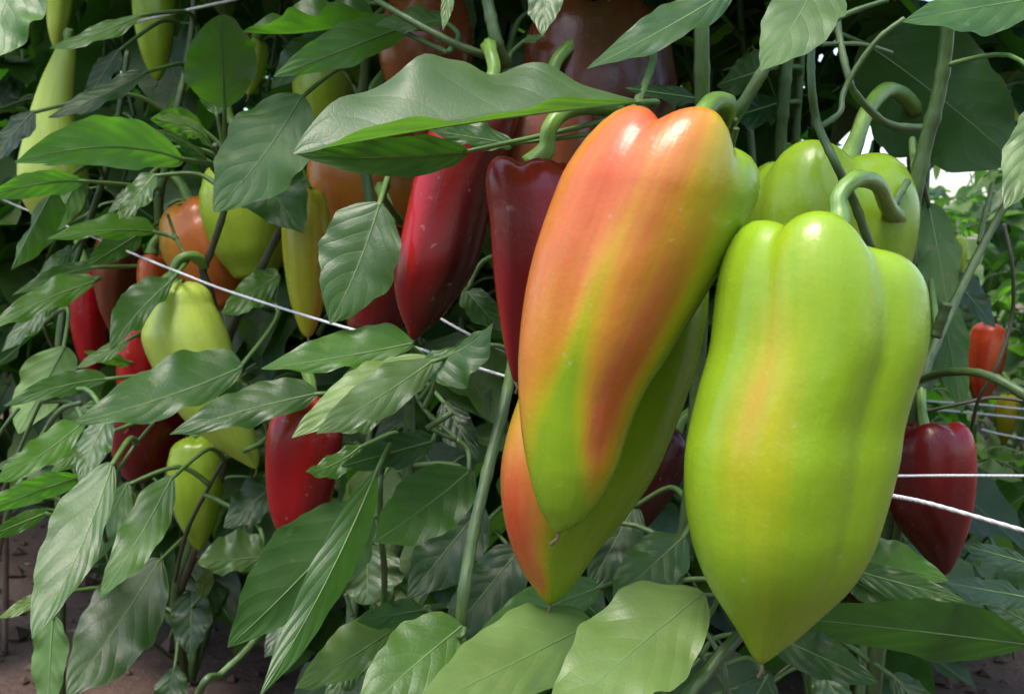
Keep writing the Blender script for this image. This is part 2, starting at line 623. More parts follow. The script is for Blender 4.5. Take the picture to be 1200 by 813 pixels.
# ------------------------------------------------------------------ peppers
RAMPS = {
    'ripe': [(0.0, (0.215, 0.345, 0.014)), (0.22, (0.340, 0.350, 0.012)), (0.45, (0.500, 0.245, 0.022)), (0.68, (0.500, 0.128, 0.034)),
             (0.85, (0.470, 0.058, 0.018)), (1.0, (0.330, 0.018, 0.014))],
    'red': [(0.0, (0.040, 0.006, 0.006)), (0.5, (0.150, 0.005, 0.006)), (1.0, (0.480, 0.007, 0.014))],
    'brown': [(0.0, (0.060, 0.014, 0.008)), (0.5, (0.170, 0.040, 0.014)), (1.0, (0.330, 0.095, 0.022))],
    'green': [(0.0, (0.150, 0.260, 0.020)), (0.5, (0.240, 0.370, 0.024)), (1.0, (0.400, 0.470, 0.040))],
    'pale': [(0.0, (0.250, 0.350, 0.035)), (0.5, (0.380, 0.480, 0.070)), (1.0, (0.520, 0.540, 0.110))],
    'orange': [(0.0, (0.330, 0.330, 0.020)), (0.4, (0.450, 0.230, 0.022)), (0.7, (0.480, 0.135, 0.025)), (1.0, (0.430, 0.060, 0.020))],
}


def ramp_col(name, v):
    st = RAMPS[name]
    v = max(0.0, min(1.0, v))
    for (p0, c0), (p1, c1) in zip(st, st[1:]):
        if v <= p1:
            f = (v - p0) / (p1 - p0)
            return tuple(a + (b - a) * f for a, b in zip(c0, c1))
    return st[-1][1]


def sweet_pepper(label, stations, tip, d, dt=None, cap=30, lobes=(90, 210, 330), lob=0.42, lobe_h=None, kind='green', ripe=0.5,
                 blobs=(), stalk=None, stalk_r=3.6, depth_k=0.95, nth=48, nal=44, scar=True, calyx_r=0.34, calyx_z=0.0, grooves=0.35, name='sweet_pepper',
                 dents=0.010, dome=False):
    dt = d
    calyx_z = calyx_z if not dome else 0.93 if dt is None else dt
    sx = smooth_path([tuple(map(float, q)) for q in stations] , nal)
    # close towards the tip with a rounded end
    last = sx[-1]
    lc = ((last[0] + last[2]) / 2, (last[1] + last[3]) / 2)
    hx, hy = (last[2] - last[0]) / 2, (last[3] - last[1]) / 2
    for e in range(1, 9):
        sl = 1 - (1 - e / 9) ** 1.9
        c = (lc[0] + (tip[0] - lc[0]) * sl, lc[1] + (tip[1] - lc[1]) * sl)
        w = (1 - sl) ** 0.58
        sx.append((c[0] - hx * w, c[1] - hy * w, c[0] + hx * w, c[1] + hy * w))
    total = len(sx)
    seed = int(abs(sx[0][0] * 3 + sx[0][1] * 5 + d * 1000))
    ph = [math.radians(q) for q in lobes]
    lh = lobe_h or [1.0] * len(ph)

    def section(th, strength):
        c = strength
        acc, k = 0.0, 15.0
        for q in ph:
            dl = th - q
            s = math.sin(dl) * c
            disc = 1 - s * s
            r = c * math.cos(dl) + math.sqrt(max(disc, 0.0))
            acc += math.exp(k * r)
        return math.log(acc) / k

    def lobness(th):
        best = max(math.cos(th - q) for q in ph)
        nl = len(ph)
        lo = math.cos(math.pi / nl)
        return max(0.0, min(1.0, (best - lo) / (1 - lo)))

    def lobe_height(th):
        num = den = 0.0
        for q, h in zip(ph, lh):
            w = math.exp(5 * math.cos(th - q))
            num += w * h
            den += w
        return num / den

    V, U, C, Fc = [], [], [], []
    axis0 = None

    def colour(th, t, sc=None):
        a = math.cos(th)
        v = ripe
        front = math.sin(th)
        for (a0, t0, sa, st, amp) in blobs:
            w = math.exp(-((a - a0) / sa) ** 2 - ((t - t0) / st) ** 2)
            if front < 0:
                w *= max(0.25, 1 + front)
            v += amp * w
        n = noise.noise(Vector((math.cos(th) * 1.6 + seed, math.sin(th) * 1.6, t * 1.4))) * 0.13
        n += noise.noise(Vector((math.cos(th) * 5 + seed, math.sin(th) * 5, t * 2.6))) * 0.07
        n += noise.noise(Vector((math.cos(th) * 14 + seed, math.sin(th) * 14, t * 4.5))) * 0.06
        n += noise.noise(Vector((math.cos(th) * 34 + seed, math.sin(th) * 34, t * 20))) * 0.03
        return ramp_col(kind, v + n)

    def frame(st, dd):
        L, Rr = P(st[0], st[1], dd), P(st[2], st[3], dd)
        c = (L + Rr) / 2
        ex = (Rr - L) / 2 * 0.985
        return c, ex
    c0, ex0 = frame(sx[0], d)
    c1, _ = frame(sx[3], d)
    upv = (c0 - c1).normalized()
    H = cap * d / F
    rings = []
    ths = [2 * math.pi * i / nth for i in range(nth)]
    # cap rings, from the dimple outwards
    ncap = 12
    for e in range(ncap, 0, -1):
        al = e / ncap * math.pi * 1.04
        rf = 0.60 + 0.40 * math.cos(al)
        if dome:
            al = e / ncap * math.pi * 0.5
            rf = max(math.cos(al), 0.02) ** 0.85
        rings.append(('cap', rf, math.sin(al), al))
    for i in range(total):
        rings.append(('st', i))
    for ri, rg in enumerate(rings):
        if rg[0] == 'cap':
            st, tt, dd = sx[0], 0.0, d
        else:
            st = sx[rg[1]]
            tt = rg[1] / (total - 1)
            dd = d + (dt - d) * tt
        c, ex = frame(st, dd)
        ez = -FWD * (ex.length * depth_k)
        strength = lob * (1 - 0.85 * tt ** 2.3)
        rs = [section(th, strength) for th in ths]
        er = max(r * math.cos(th) for r, th in zip(rs, ths))
        el = max(-r * math.cos(th) for r, th in zip(rs, ths))
        ef = max(r * math.sin(th) for r, th in zip(rs, ths))
        for th, r in zip(ths, rs):
            x = r * math.cos(th)
            x = x / er if x > 0 else x / el
            z = r * math.sin(th) / ef
            dn = 1 + dents * noise.noise(Vector((math.cos(th) * 1.8 + seed, math.sin(th) * 1.8, tt * 4.0))) * 2.2
            if rg[0] == 'cap':
                hh = lobe_height(th) * (1 - grooves + grooves * lobness(th))
                p = c + (ex * x + ez * z) * (rg[1] * dn) + upv * (H * (hh if rg[2] > 0 else 0.6) * rg[2])
                t_c = -0.05 * rg[3]
            else:
                p = c + (ex * x + ez * z) * dn
                t_c = tt
            V.append(p)
            U.append((th / (2 * math.pi), tt if rg[0] == 'st' else -0.07 * rg[3]))
            C.append(colour(th, t_c))
    nr = len(rings)
    for i in range(nr - 1):
        for j in range(nth):
            j2 = (j + 1) % nth
            Fc.append((i * nth + j, (i + 1) * nth + j, (i + 1) * nth + j2, i * nth + j2))
    tipv = P(tip[0], tip[1], dt)
    V.append(tipv)
    U.append((0.5, 1.0))
    C.append(colour(math.pi / 2, 1.0))
    ti = len(V) - 1
    V.append(c0 + upv * (H * (0.5 if dome else -0.15)))
    U.append((0.5, -0.1))
    C.append(colour(math.pi / 2, 0.0))
    ci = len(V) - 1
    for j in range(nth):
        j2 = (j + 1) % nth
        Fc.append(((nr - 1) * nth + j, ti, (nr - 1) * nth + j2))
        Fc.append((j, j2, ci))
    root = empty(name, tipv)
    tag(root, label, 'pepper', 'sweet peppers hanging on the plants')
    # relax the rings so that shoulder and flank run into each other
    rows_ = nr
    for _ in range(5 if nth > 60 else 2):
        W = [v.copy() for v in V]
        for i in range(2, rows_ - 3):
            for j in range(nth):
                W[i * nth + j] = V[i * nth + j] * 0.5 + (V[(i - 1) * nth + j] + V[(i + 1) * nth + j]) * 0.25
        V = W
    mesh_obj('body', V, Fc, M_SKIN, root, uvs=U, cols=C)
    # calyx: a low scalloped cap at the dimple
    e1 = ex0.normalized()
    e2 = -FWD
    cr = ex0.length * calyx_r
    cv, cf, cu = [], [], []
    prof = [(0.30, 0.42), (0.42, 0.30), (0.66, 0.20), (0.86, 0.12), (1.0, 0.03), (0.97, -0.03), (0.7, -0.03)]
    ns = 30
    cc = c0 + upv * (H * calyx_z)
    for k, (rr_, hh) in enumerate(prof):
        for j in range(ns):
            a_ = 2 * math.pi * j / ns
            sc = 1 + (0.10 * math.cos(6 * a_ + seed) + 0.04 * math.cos(11 * a_)) * (rr_ ** 3)
            cv.append(cc + (e1 * math.cos(a_) + e2 * math.sin(a_)) * (cr * rr_ * sc) + upv * (cr * hh * 0.7 + (0.05 * cr * math.cos(6 * a_ + seed) if rr_ > .8 else 0)))
            cu.append((j / ns, rr_))
    for k in range(len(prof) - 1):
        for j in range(ns):
            j2 = (j + 1) % ns
            cf.append((k * ns + j, (k + 1) * ns + j, (k + 1) * ns + j2, k * ns + j2))
    cal = mesh_obj('calyx', cv, cf, M_STALK, root, uvs=cu)
    # stalk
    p0 = cc + upv * (cr * 0.25)
    if stalk:
        pts = [tuple(p0)] + [tuple(P(*q)) for q in stalk]
    else:
        l = ex0.length
        sd_ = 1 if R.random() < .5 else -1
        pts = [tuple(p0), tuple(p0 + upv * l * 0.5 + e1 * l * 0.06 * sd_), tuple(p0 + upv * l * 0.95 + e1 * l * .3 * sd_ + FWD * l * .2),
               tuple(p0 + upv * l * 1.3 + e1 * l * .5 * sd_ + FWD * l * .7)]
    n = 26
    path = [Vector(q) for q in smooth_path(pts, n)]
    rad = [stalk_r * 0.001 * (1.45 - 0.55 * min(1, i / 7) + 0.25 * max(0, (i - 19) / 7)) for i in range(n + 1)]
    tube('stalk', path, rad, M_STALK, root, 14, ribs=5, rib_amp=0.10)
    if scar:
        q = tipv
        b1 = -upv
        path = [q - b1 * 0.001, q + b1 * 0.0025 + e1 * 0.0003, q + b1 * 0.005 - e1 * 0.0012]
        tube('blossom_tip', path, [0.0007, 0.0006, 0.0008], M_SCAR, root, 6)
    return root


def simple_pepper(label, top, tip, hw, d, dt=None, bend=0.0, taper=0.5, blunt=0.12, **kw):
    """profile from a shoulder point to a tip; hw = widest half width in pixels, bend = sideways bow in pixels"""
    ax = Vector((tip[0] - top[0], tip[1] - top[1]))
    ln = ax.length
    ax /= ln
    pr = Vector((-ax.y, ax.x))
    if pr.x < 0:
        pr = -pr
    st = []
    for t, w in ((0.0, 0.90), (0.10, 0.985), (0.22, 1.0), (0.38, 0.97), (0.55, 0.97 - 0.33 * taper), (0.72, 0.95 - 0.75 * taper), (0.86, 0.80 - 1.0 * taper), (0.95, 0.55 - 0.80 * taper)):
        w = max(w, blunt) * hw
        c = Vector(top) + ax * (ln * t) + pr * (bend * math.sin(math.pi * t))
        st.append((c.x - pr.x * w, c.y - pr.y * w, c.x + pr.x * w, c.y + pr.y * w))
    kw.setdefault('cap', hw * 0.62)
    kw.setdefault('dome', True)
    kw.setdefault('calyx_r', 0.42)
    kw.setdefault('nth', 40)
    kw.setdefault('nal', 30)
    return sweet_pepper(label, st, tip, d, dt, **kw)


# the large ones in front
sweet_pepper('large smooth lime green pepper in front with a faint orange streak on its left',
             [(837, 336, 1077, 340), (833, 366, 1081, 370), (827, 410, 1080, 410), (815, 453, 1067, 453), (805, 497, 1054, 497),
              (799, 540, 1048, 540), (801, 590, 1036, 590), (810, 640, 1021, 640), (826, 682, 997, 682), (847, 715, 963, 717), (866, 743, 934, 746), (878, 764, 912, 764)],
             (892, 777), 0.392, 0.375, cap=92, lobes=(101, 22, 168, 262), lob=0.82, lobe_h=[1.0, 0.50, 0.92, 0.8], kind='ripe', ripe=-0.03,
             blobs=[(-0.60, 0.27, 0.20, 0.18, 0.19), (-0.50, 0.40, 0.36, 0.26, 0.15), (-0.25, 0.3, 0.5, 0.3, 0.06), (0.3, 0.2, 0.9, 0.15, -0.03), (0.1, 0.75, .8, .25, -.04)],
             stalk=[(982, 262, .410), (982, 232, .414), (1004, 210, .42), (1028, 216, .44), (1042, 245, .462), (1062, 262, .485)], stalk_r=3.6, nth=128, nal=110, grooves=0.30, dents=0.017)
sweet_pepper('big tilted half ripe pepper, orange red on top turning lime at its tip',
             [(655, 205, 888, 240), (637, 255, 867, 281), (622, 306, 843, 321), (612, 360, 815, 368), (606, 418, 786, 414), (607, 470, 757, 458),
              (612, 520, 737, 505), (620, 560, 724, 548), (631, 594, 704, 586), (643, 613, 684, 610)],
             (655, 624), 0.405, 0.385, cap=100, lobes=(158, 84, 8, 230, 300), lob=0.52, lobe_h=[1.0, 1.0, 0.62, 0.8, 0.8], kind='ripe', ripe=0.60,
             blobs=[(-0.55, 0.0, 0.45, 0.30, 0.16), (0.40, 0.42, 0.30, 0.26, 0.16), (0.40, 0.62, 0.24, 0.16, 0.14), (0.95, -0.1, 0.46, 0.34, -0.66), (1.0, 0.45, 0.30, 0.40, -0.46), (0.30, 0.02, 0.22, 0.16, -0.14),
                    (-0.28, 0.26, 0.15, 0.20, -0.24), (-0.34, 0.48, 0.20, 0.12, -0.36), (-0.46, 0.64, 0.48, 0.15, -0.60), (-0.45, 0.82, 0.85, 0.15, -0.66), (0.3, 1.0, 1.6, 0.20, -0.75)],
             stalk=[(803, 158, .425), (818, 140, .445), (836, 120, .46), (852, 124, .475), (842, 165, .50)], stalk_r=4.4, nth=128, nal=110, grooves=0.22, dents=0.015)
sweet_pepper('green pepper with an orange flank hanging right behind the big half ripe one',
             [(690, 306, 826, 316), (662, 345, 829, 352), (636, 400, 822, 402), (606, 465, 805, 462), (590, 520, 783, 518), (586, 560, 765, 558), (590, 606, 735, 604), (600, 643, 703, 642), (614, 672, 682, 673), (628, 692, 666, 693)],
             (645, 708), 0.452, 0.435, cap=26, lobes=(125, 20, 250), lob=0.42, kind='ripe', ripe=0.02,
             blobs=[(-0.80, 0.60, 0.50, 0.30, 0.80), (-0.38, 0.80, 0.24, 0.10, 0.34), (0.5, 0.6, 0.6, 0.5, -0.10)], stalk_r=3.4, nth=72, nal=56)
sweet_pepper('olive green pepper tucked behind the large lime one, its arched stalk above',
             [(868, 242, 1068, 248), (872, 300, 1062, 300), (882, 350, 1045, 350), (900, 400, 1020, 400), (925, 440, 990, 440)],
             (955, 465), 0.50, 0.50, cap=78, lobes=(122, 38, 205, 300), lob=0.55, lobe_h=[1.0, .85, .8, .8], kind='green', ripe=0.3,
             blobs=[(-0.5, 0.1, .6, .3, .2)], stalk=[(1000, 172, .525), (1016, 130, .54), (1038, 106, .56), (1056, 110, .60), (1072, 128, .66)], stalk_r=4.2, nth=72, nal=40, grooves=.25)
sweet_pepper('glossy dark red pepper with a green crook stalk left of the half ripe one',
             [(568, 226, 694, 228), (571, 245, 699, 245), (574, 275, 702, 278), (578, 325, 692, 330), (584, 372, 662, 378), (591, 408, 640, 412), (597, 430, 618, 434)],
             (604, 448), 0.470, 0.470, cap=46, lobes=(150, 70, 10, 260), lob=0.36, lobe_h=[1, .9, .9, .8], kind='red', ripe=0.54,
             blobs=[(-0.95, 0.55, 0.25, 0.35, 0.3), (0.3, 0.1, .5, .3, .1)], stalk=[(640, 176, .470), (644, 152, .470), (660, 132, .474), (690, 124, .485), (724, 128, .51)], stalk_r=3.9, nth=64, nal=40, calyx_r=0.46, calyx_z=0.55, grooves=.35)
sweet_pepper('long scarlet pepper with a side darkened by painted shade, right of the broad hanging leaf',
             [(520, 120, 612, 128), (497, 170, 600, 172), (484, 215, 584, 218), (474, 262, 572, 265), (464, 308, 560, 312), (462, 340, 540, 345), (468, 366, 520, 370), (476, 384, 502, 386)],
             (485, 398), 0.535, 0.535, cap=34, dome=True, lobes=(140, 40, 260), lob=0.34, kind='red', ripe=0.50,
             blobs=[(-0.75, 0.4, .3, .5, .35), (0.6, 0.5, .6, .6, -.5)], nth=56, nal=40)  # shade of the right side is put into the skin colour
sweet_pepper('large maroon bell pepper high up behind the long arched leaf',
             [(611, 76, 790, 76), (606, 120, 795, 120), (604, 170, 780, 170), (612, 215, 760, 215)], (680, 250), 0.60, 0.60, cap=72, lobes=(130, 60, 0, 260), lob=0.48, kind='brown', ripe=0.10,
             blobs=[(-0.9, 0.3, .4, .6, .35)], nth=56, nal=30, grooves=.3)
simple_pepper('rusty brown pepper between the long scarlet one and the dark red crook stalk', (640, 128), (610, 330), 62, 0.56, kind='brown', ripe=0.55, lobes=(140, 50, 260), lob=.45)
simple_pepper('dark red pepper below the broad hanging leaf and left of the scarlet one', (452, 290), (430, 425), 44, 0.60, kind='red', ripe=0.30, taper=.35)
simple_pepper('reddish brown pepper above the long arched leaf', (500, 20), (498, 175), 56, 0.64, kind='brown', ripe=0.55, lobes=(150, 80, 10, 260), lob=.45, blobs=[(-.7, .3, .3, .5, .3)])
simple_pepper('amber orange pepper half hidden behind two leaf tips', (430, 175), (425, 330), 68, 0.72, kind='orange', ripe=0.62, lobes=(150, 70, 0, 250), lob=.42)
simple_pepper('slim yellow green pepper with orange edge behind the broad hanging leaf', (357, 236), (361, 396), 29, 0.67, kind='orange', ripe=-0.02, taper=.3, blobs=[(0.9, .7, .4, .5, .5)])
simple_pepper('plump green pepper under the grey drooping leaf pair', (290, 215), (300, 330), 56, 0.76, kind='green', ripe=0.62, taper=.25, blunt=.45, lobes=(140, 60, 0, 250), lob=.4)
simple_pepper('orange brown pepper left of the plump green one', (232, 262), (268, 362), 50, 0.79, kind='orange', ripe=0.75, taper=.3, blunt=.4, lobes=(150, 70, 10, 260), lob=.45, blobs=[(-.8, .1, .4, .4, -.35)])
simple_pepper('small peach orange pepper just above the pale green one', (178, 308), (180, 400), 19, 0.80, kind='orange', ripe=0.85, taper=.3)
sweet_pepper('pale green tapering pepper behind the twine, its tip curving right',
             [(177, 362, 250, 354), (169, 380, 259, 371), (166, 400, 268, 391), (178, 430, 276, 418), (194, 460, 284, 446), (212, 488, 291, 474), (236, 510, 297, 500), (262, 530, 302, 522), (284, 542, 304, 536)],
             (300, 549), 0.70, 0.70, cap=28, grooves=.1, dome=True, lobes=(110, 10, 200), lob=.3, kind='pale', ripe=0.50, blobs=[(-.3, .2, .7, .3, .15), (0.6, .8, .8, .4, -.3)],
             stalk=[(206, 332, .70), (203, 318, .70), (211, 303, .70), (228, 300, .705), (240, 312, .715)], stalk_r=3.2, nth=56, nal=40)
simple_pepper('bright red pepper peeking out behind the pale green one', (178, 368), (150, 500), 33, 0.77, kind='red', ripe=0.95, taper=.4)
simple_pepper('chocolate brown pepper among the leaves at left', (138, 285), (132, 390), 29, 0.92, kind='brown', ripe=0.40, taper=.4)
simple_pepper('red pepper farthest down the row at left', (100, 326), (108, 440), 25, 0.96, kind='red', ripe=0.80, taper=.3)
simple_pepper('dark red pepper with orange left edge below the spear leaf', (178, 465), (158, 566), 47, 0.80, kind='red', ripe=0.38, taper=.3, blobs=[(-.95, .5, .3, .8, .45)])
simple_pepper('small olive green pepper low on the left plant', (231, 530), (233, 645), 33, 0.78, kind='green', ripe=0.55, taper=.4, lobes=(120, 40, 250))
simple_pepper('crimson two lobed pepper low in the middle left', (362, 490), (345, 640), 44, 0.62, kind='red', ripe=0.72, taper=.25, lobes=(120, 25, 250), lob=.5, blobs=[(.7, .5, .4, .6, -.35)])
sweet_pepper('long pale yellow green pepper at the far upper left', [(64, 64, 90, 62), (50, 95, 89, 94), (39, 130, 88, 130), (31, 165, 96, 165), (25, 200, 106, 200), (27, 230, 104, 232), (38, 252, 90, 254)], (64, 268), 0.82, cap=12, dome=True, lobes=(130, 60, 250), lob=.4, kind='pale', ripe=0.55, blobs=[(.6, .8, .8, .4, -.3)])
simple_pepper('glossy green pepper hanging at the upper left beside the twine', (182, -30), (184, 95), 26, 0.86, kind='green', ripe=0.55, taper=.32, lobes=(130, 50, 250), lob=.45)
simple_pepper('little lime pepper at the top left edge', (70, -25), (66, 58), 16, 0.92, kind='pale', ripe=0.40, taper=.3)
simple_pepper('small light green pepper behind the bright backlit leaf', (300, 55), (291, 112), 16, 0.80, kind='pale', ripe=0.3, taper=.3)
simple_pepper('olive yellow pepper in shade above the grey drooping leaf', (385, 78), (385, 165), 44, 0.78, kind='green', ripe=0.7, taper=.3, blunt=.4)
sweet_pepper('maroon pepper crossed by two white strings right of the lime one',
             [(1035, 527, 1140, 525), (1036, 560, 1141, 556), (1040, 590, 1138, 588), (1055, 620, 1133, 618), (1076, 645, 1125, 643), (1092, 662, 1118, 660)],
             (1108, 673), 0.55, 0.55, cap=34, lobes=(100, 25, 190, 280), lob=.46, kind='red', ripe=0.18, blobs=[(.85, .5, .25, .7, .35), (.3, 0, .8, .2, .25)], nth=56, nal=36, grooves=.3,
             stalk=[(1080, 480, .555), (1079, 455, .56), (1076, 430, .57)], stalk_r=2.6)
simple_pepper('small coral red pepper in the far row at the right', (1160, 392), (1148, 472), 24, 1.45, kind='ripe', ripe=0.90, taper=.3, blunt=.35, blobs=[(.2, .95, .6, .25, -.3)], stalk=[(1168, 378, 1.46), (1176, 366, 1.47)])
simple_pepper('dim yellow pepper in the far row at the right edge', (1182, 470), (1176, 522), 14, 1.5, kind='orange', ripe=.1, taper=.4)
simple_pepper('small green pepper against the bright gap at right', (1122, 282), (1126, 322), 11, 1.25, kind='green', ripe=.7, taper=.4)
simple_pepper('green pepper hanging in the shade at the top right edge', (1182, 60), (1176, 160), 32, 0.92, kind='green', ripe=.45, taper=.4)
simple_pepper('light green pepper behind the upright stem at the top', (802, 40), (808, 108), 22, 0.84, kind='green', ripe=.8, taper=.35)
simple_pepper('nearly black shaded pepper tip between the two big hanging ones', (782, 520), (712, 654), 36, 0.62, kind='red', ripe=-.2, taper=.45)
simple_pepper('scarlet pepper cut by the left picture edge', (2, 245), (4, 310), 16, 1.1, kind='red', ripe=.85, taper=.35)
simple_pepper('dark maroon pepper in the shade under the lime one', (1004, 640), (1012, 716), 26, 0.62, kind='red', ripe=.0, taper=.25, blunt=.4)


# ------------------------------------------------------------------ pepper plants
def plant(px, d, label, group='pepper plants in the near row'):
    q = P(px, 406, d)
    r = empty('pepper_plant', Vector((q.x, q.y, 0.0)))
    tag(r, label, 'plant', group)
    return r


PC = plant(585, 0.58, 'middle pepper plant carrying the big half ripe pepper')
PR = plant(1010, 0.62, 'right pepper plant carrying the large lime green pepper')
PM = plant(390, 0.66, 'pepper plant with the broad hanging leaf and the crimson two lobed pepper')
PL = plant(214, 1.00, 'left pepper plant with the pale green pepper, its stem base on bare soil')
PF = plant(70, 0.95, 'leafy pepper plant along the left picture edge')

# --- stems
stem(PC, [(540, 1900, .58), (538, 900, .53), (540, 735, .48), (552, 640, .485), (572, 550, .50), (592, 470, .52), (602, 400, .55), (605, 250, .58), (595, 80, .56)], 3.0, 2.9)
stem(PC, [(560, -60, .55), (571, 0, .55), (582, 50, .55), (592, 76, .56)], 3.0, 3.6)
stem(PC, [(440, 0, .56), (488, 28, .55), (540, 55, .55), (592, 76, .56), (600, 110, .57)], 1.5, 2.6, name='branch')
stem(PC, [(655, 0, .60), (612, 20, .60), (600, 50, .59), (596, 78, .57)], 1.3, 1.6, name='branch')
stem(PC, [(500, 35, .58), (470, 35, .59), (525, 62, .57)], 1.2, 1.4, name='twig')
stem(PC, [(760, 20, .53), (765, 70, .52), (745, 125, .50)], 1.8, 2.2, name='branch')
stem(PC, [(822, -40, .50), (822, 30, .50), (823, 125, .51), (824, 300, .54), (810, 560, .56), (790, 700, .57), (760, 1000, .60)], 3.4, 4.0)
stem(PC, [(925, -20, .50), (905, 60, .49), (878, 110, .49), (850, 160, .50), (835, 220, .52), (824, 320, .54)], 2.4, 3.6, name='branch')
stem(PC, [(863, 150, .47), (858, 172, .475)], 1.4, 1.0, name='cut_stub')
stem(PC, [(862, 140, .472), (852, 168, .49)], 1.1, 1.2, name='twig')
stem(PR, [(1110, -40, .47), (1110, 40, .475), (1100, 110, .48), (1082, 180, .485), (1068, 250, .49), (1062, 330, .51), (1050, 500, .56), (1020, 900, .60), (1010, 1700, .62)], 2.6, 4.2)
stem(PR, [(1064, 212, .47), (1052, 232, .465), (1044, 252, .462)], 1.5, 1.9, name='cut_stub')
stem(PR, [(1182, 235, .60), (1160, 272, .60), (1128, 335, .59), (1098, 400, .57), (1080, 450, .56), (1060, 560, .57), (1040, 700, .58)], 2.0, 3.0, name='branch')
stem(PR, [(1163, 215, .62), (1152, 260, .61), (1148, 285, .60)], 1.2, 1.5, name='twig')
stem(PR, [(1110, 355, .55), (1096, 395, .555)], 2.6, 2.6, name='cut_stub')
stem(PR, [(1078, 446, .55), (1105, 437, .52), (1140, 436, .50), (1172, 446, .49), (1215, 472, .48)], 1.9, 2.3, name='branch')
stem(PR, [(1176, 262, .52), (1186, 310, .52), (1186, 370, .53), (1168, 430, .53), (1146, 470, .54), (1137, 515, .56)], 0.9, 0.9, M_STEM_DARK, name='tendril')
stem(PR, [(1085, 482, .56), (1130, 472, .55), (1165, 466, .55), (1215, 472, .54)], 0.9, 0.9, M_STEM_DARK, name='tendril')
stem(PR, [(940, -30, .58), (924, 60, .585), (918, 120, .59), (915, 190, .60), (930, 400, .62), (960, 900, .64)], 3.2, 3.8)
stem(PR, [(948, -30, .62), (940, 60, .62), (932, 170, .63)], 1.8, 2.2, name='branch')
stem(PR, [(965, -20, .46), (952, 45, .455), (951, 100, .45), (958, 145, .455), (976, 185, .445), (1000, 235, .452), (1020, 290, .46)], 1.5, 2.0, name='branch')
stem(PR, [(1060, 22, .46), (1030, 45, .462), (1002, 82, .465), (988, 110, .465), (984, 132, .46), (962, 148, .456)], 1.1, 1.3, name='twig')
stem(PR, [(975, -30, .49), (983, 40, .485), (994, 90, .475), (1004, 112, .48), (1040, 145, .50), (1090, 150, .52)], 1.5, 1.8, name='branch')
stem(PR, [(1040, 0, .47), (985, 20, .465), (952, 46, .457)], 1.0, 1.5, name='twig')
stem(PR, [(1045, 62, .53), (1010, 52, .50), (960, 52, .47)], 0.9, 1.0, name='twig')
stem(PR, [(905, 700, .43), (868, 742, .415), (830, 785, .405), (795, 840, .40), (760, 1000, .44), (800, 1500, .58)], 2.1, 3.2, name='branch')
stem(PR, [(795, 715, .47), (830, 745, .46), (850, 790, .45), (845, 850, .45)], 1.1, 1.3, name='twig')
stem(PR, [(790, 735, .50), (815, 760, .50), (860, 820, .50)], 1.0, 1.2, name='twig')
stem(PM, [(432, -40, .64), (431, 30, .64), (428, 80, .65), (424, 160, .66), (445, 300, .66), (470, 420, .64), (480, 500, .64), (470, 620, .64), (430, 800, .65), (395, 1500, .66)], 3.0, 4.4)
stem(PM, [(355, -20, .70), (388, 60, .68), (418, 105, .66), (424, 150, .66)], 1.2, 1.8, name='branch')
stem(PM, [(455, 215, .58), (450, 232, .57), (470, 260, .60)], 1.6, 2.0, name='branch')
stem(PM, [(500, 500, .53), (535, 515, .535), (498, 480, .55), (478, 440, .57)], 0.9, 1.1, name='twig')
stem(PM, [(530, 483, .50), (514, 493, .50), (500, 502, .50)], 1.5, 1.4, name='cut_stub')
stem(PM, [(478, 505, .63), (458, 530, .57), (446, 560, .52), (446, 620, .53), (450, 700, .56), (432, 900, .62)], 1.3, 1.7, name='branch')
stem(PM, [(545, 735, .47), (537, 745, .47), (500, 712, .52)], 1.0, 1.0, name='twig')
stem(PM, [(405, 695, .56), (413, 722, .56)], 1.1, 1.1, name='cut_stub')
stem(PL, [(228, -20, .80), (226, 25, .80), (218, 80, .80), (207, 130, .79), (196, 190, .79), (186, 245, .80), (200, 330, .82), (240, 470, .84), (228, 620, .86), (207, 690, .90), (212, 760, .96), (215, 800, 1.0)], 2.0, 4.6)
stem(PL, [(252, 170, .66), (262, 195, .68), (266, 225, .70), (262, 250, .70), (246, 298, .71), (238, 318, .715), (248, 350, .72), (262, 430, .74), (266, 520, .76), (246, 600, .80), (212, 690, .90)], 1.8, 3.4, M_STEM_DARK)
stem(PL, [(332, 262, .70), (318, 290, .71), (298, 330, .72), (270, 390, .74), (262, 430, .75)], 2.6, 3.4, M_STEM_DARK, name='branch')
stem(PL, [(196, 250, .74), (206, 278, .74), (216, 296, .72), (236, 312, .715)], 1.0, 1.3, name='twig')
stem(PL, [(264, 535, .70), (248, 565, .71), (220, 620, .74), (205, 680, .86)], 1.0, 1.6, M_STEM_DARK, name='twig')
stem(PL, [(180, 495, .66), (152, 530, .66), (132, 565, .63), (120, 610, .64), (150, 720, .8), (212, 780, .98)], 1.0, 1.6, name='branch')
stem(PL, [(180, 60, .88), (198, 30, .87), (226, 28, .81)], 0.9, 1.0, name='twig')
stem(PL, [(243, 75, .80), (232, 40, .80), (226, 20, .80)], 1.0, 1.2, name='twig')
stem(PL, [(305, 742, .50), (285, 765, .49), (258, 790, .48), (232, 815, .47), (180, 1000, .6), (205, 1200, .9)], 1.5, 1.7, name='branch')
stem(PF, [(95, 472, .65), (72, 480, .66), (50, 510, .67), (30, 555, .68), (10, 600, .69), (-40, 800, .8)], 1.5, 2.0, name='branch')
stem(PF, [(48, 470, .68), (28, 515, .69), (10, 560, .70), (-20, 640, .75)], 1.1, 1.4, name='branch')
stem(PF, [(22, 478, .70), (5, 500, .70), (-20, 540, .71)], 1.2, 1.2, name='twig')
stem(PF, [(150, 60, .86), (130, 180, .86), (82, 330, .86), (68, 430, .86), (70, 600, .88), (72, 860, .95)], 2.0, 4.0)
